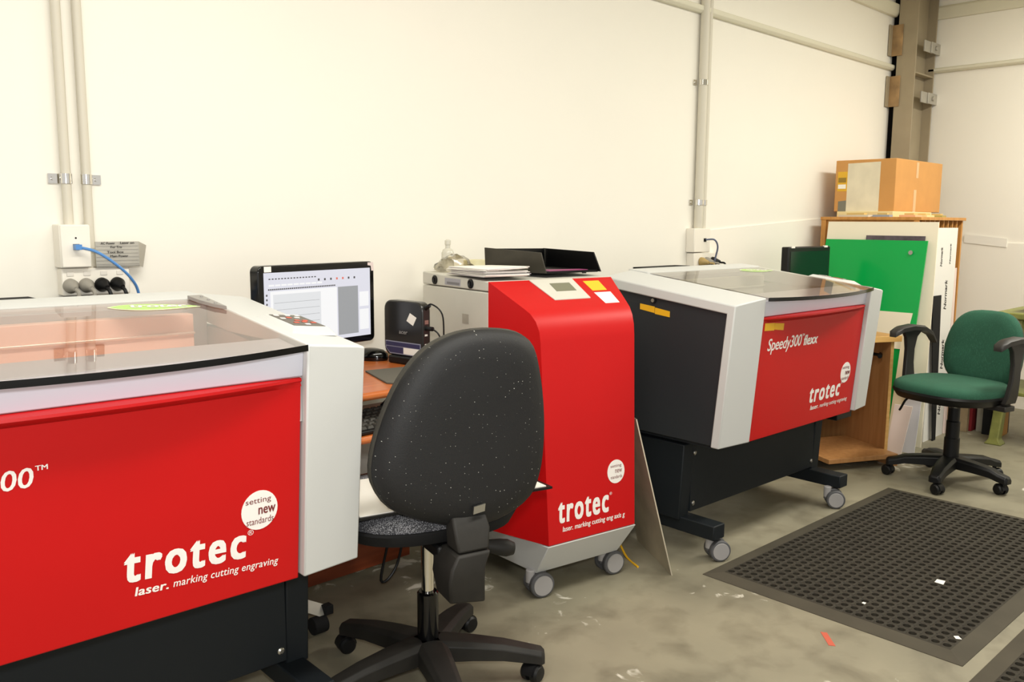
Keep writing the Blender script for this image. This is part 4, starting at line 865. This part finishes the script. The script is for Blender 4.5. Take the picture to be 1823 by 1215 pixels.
# ------------------------------------------------------------ rubber mats
def make_mat(name, label, origin, rot, L, Wd, border=.05, group=None):
    """ring mat: grid of square cells, each with a raised round hole"""
    root = thing(name, label, 'floor mat', origin, rot, group)
    b = B().m(RUBBER); px, py_ = .037, .0325; nx = int((L-2*border)/px); ny = int((Wd-2*border)/py_)
    x0 = (L-nx*px)/2; y0 = -(Wd-ny*py_)/2; h = .011; bm = b.bm
    for j in range(ny):
        for i in range(nx):
            cx = x0+px*(i+.5); cy = y0-py_*(j+.5)
            sq = [(cx+px/2*sx_, cy+py_/2*sy_) for sx_, sy_ in ((1, 0), (1, 1), (0, 1), (-1, 1), (-1, 0), (-1, -1), (0, -1), (1, -1))]
            ro = [(cx+.0138*cos(pi/4*k), cy+.0138*sin(pi/4*k)) for k in range(8)]
            o_ = [bm.verts.new((x, y, h)) for x, y in sq]; a_ = [bm.verts.new((x, y, h+.003)) for x, y in ro]
            c_ = [bm.verts.new((cx+(x-cx)*.87, cy+(y-cy)*.87, h+.002)) for x, y in ro]; d_ = [bm.verts.new((cx+(x-cx)*.87, cy+(y-cy)*.87, .001)) for x, y in ro]
            for k in range(8):
                q = (k+1) % 8
                b.face((o_[k], o_[q], a_[q], a_[k])); b.face((a_[k], a_[q], c_[q], c_[k])); b.face((c_[k], c_[q], d_[q], d_[k]))
            if i and j:
                b.m(MATTB).face([bm.verts.new((cx-px/2+.0045*cos(pi/3*k), cy+py_/2+.0045*sin(pi/3*k), h+.0003)) for k in range(6)]); b.m(RUBBER)
    b.done('ring_field', root, smooth=30)
    b = B().m(mat('mat_border_rubber', (76, 71, 60), .8, spec=.25, var=.12, scale=6)); xa, xb, ya, yb = x0, x0+nx*px, y0, y0-ny*py_
    outer = [(0, 0, .002), (L, 0, .002), (L, -Wd, .002), (0, -Wd, .002)]; inner = [(xa, ya, h), (xb, ya, h), (xb, yb, h), (xa, yb, h)]; low = [(0, 0, 0), (L, 0, 0), (L, -Wd, 0), (0, -Wd, 0)]; il = [(xa, ya, 0), (xb, ya, 0), (xb, yb, 0), (xa, yb, 0)]
    b.loops([il, low, outer, inner], cap=False); b.m(MATTB).loops([[(xa, ya, .0005), (xb, ya, .0005), (xb, yb, .0005), (xa, yb, .0005)], [(xa, ya, .0008), (xb, ya, .0008), (xb, yb, .0008), (xa, yb, .0008)]])
    b.done('bevelled_border', root, smooth=0)
    return root
make_mat('rubber_mat', 'black ring rubber mat in front of the far engraver', (2.478, 1.590, 0), -.020, 1.475, .852)
make_mat('rubber_mat', 'second rubber mat cut off at the bottom right corner', (2.345, .698, 0), -.016, 1.475, .85)
for x, y, s_, a, lab in ((2.98, .985, .016, .3, 'larger white paper scrap at the right side of the rubber mat'), (2.60, .80, .009, .9, 'small white paper scrap near the front corner of the rubber mat'), (2.63, 1.09, .006, .2, 'tiny cream paper scrap in the middle of the rubber mat')):
    b = B().m(PAPER); b.loops([[(-s_*1.3, -s_*.7, z), (s_, -s_, z), (s_*1.2, s_*.6, z), (-s_*.7, s_, z)] for z in (0, .0008)]); tag(b.done('paper_scrap', loc=(x, y, .0142), rot=(0, 0, a), smooth=0), lab, 'paper scrap')
b = B().m(mat('red_tape', (196, 92, 70), .6)); b.loops([[(2.370, 1.106, z), (2.379, 1.090, z), (2.318, 1.034, z), (2.308, 1.050, z)] for z in (.0003, .001)]); tag(b.done('floor_tape', smooth=0), 'strip of worn red tape on the concrete floor', 'tape')
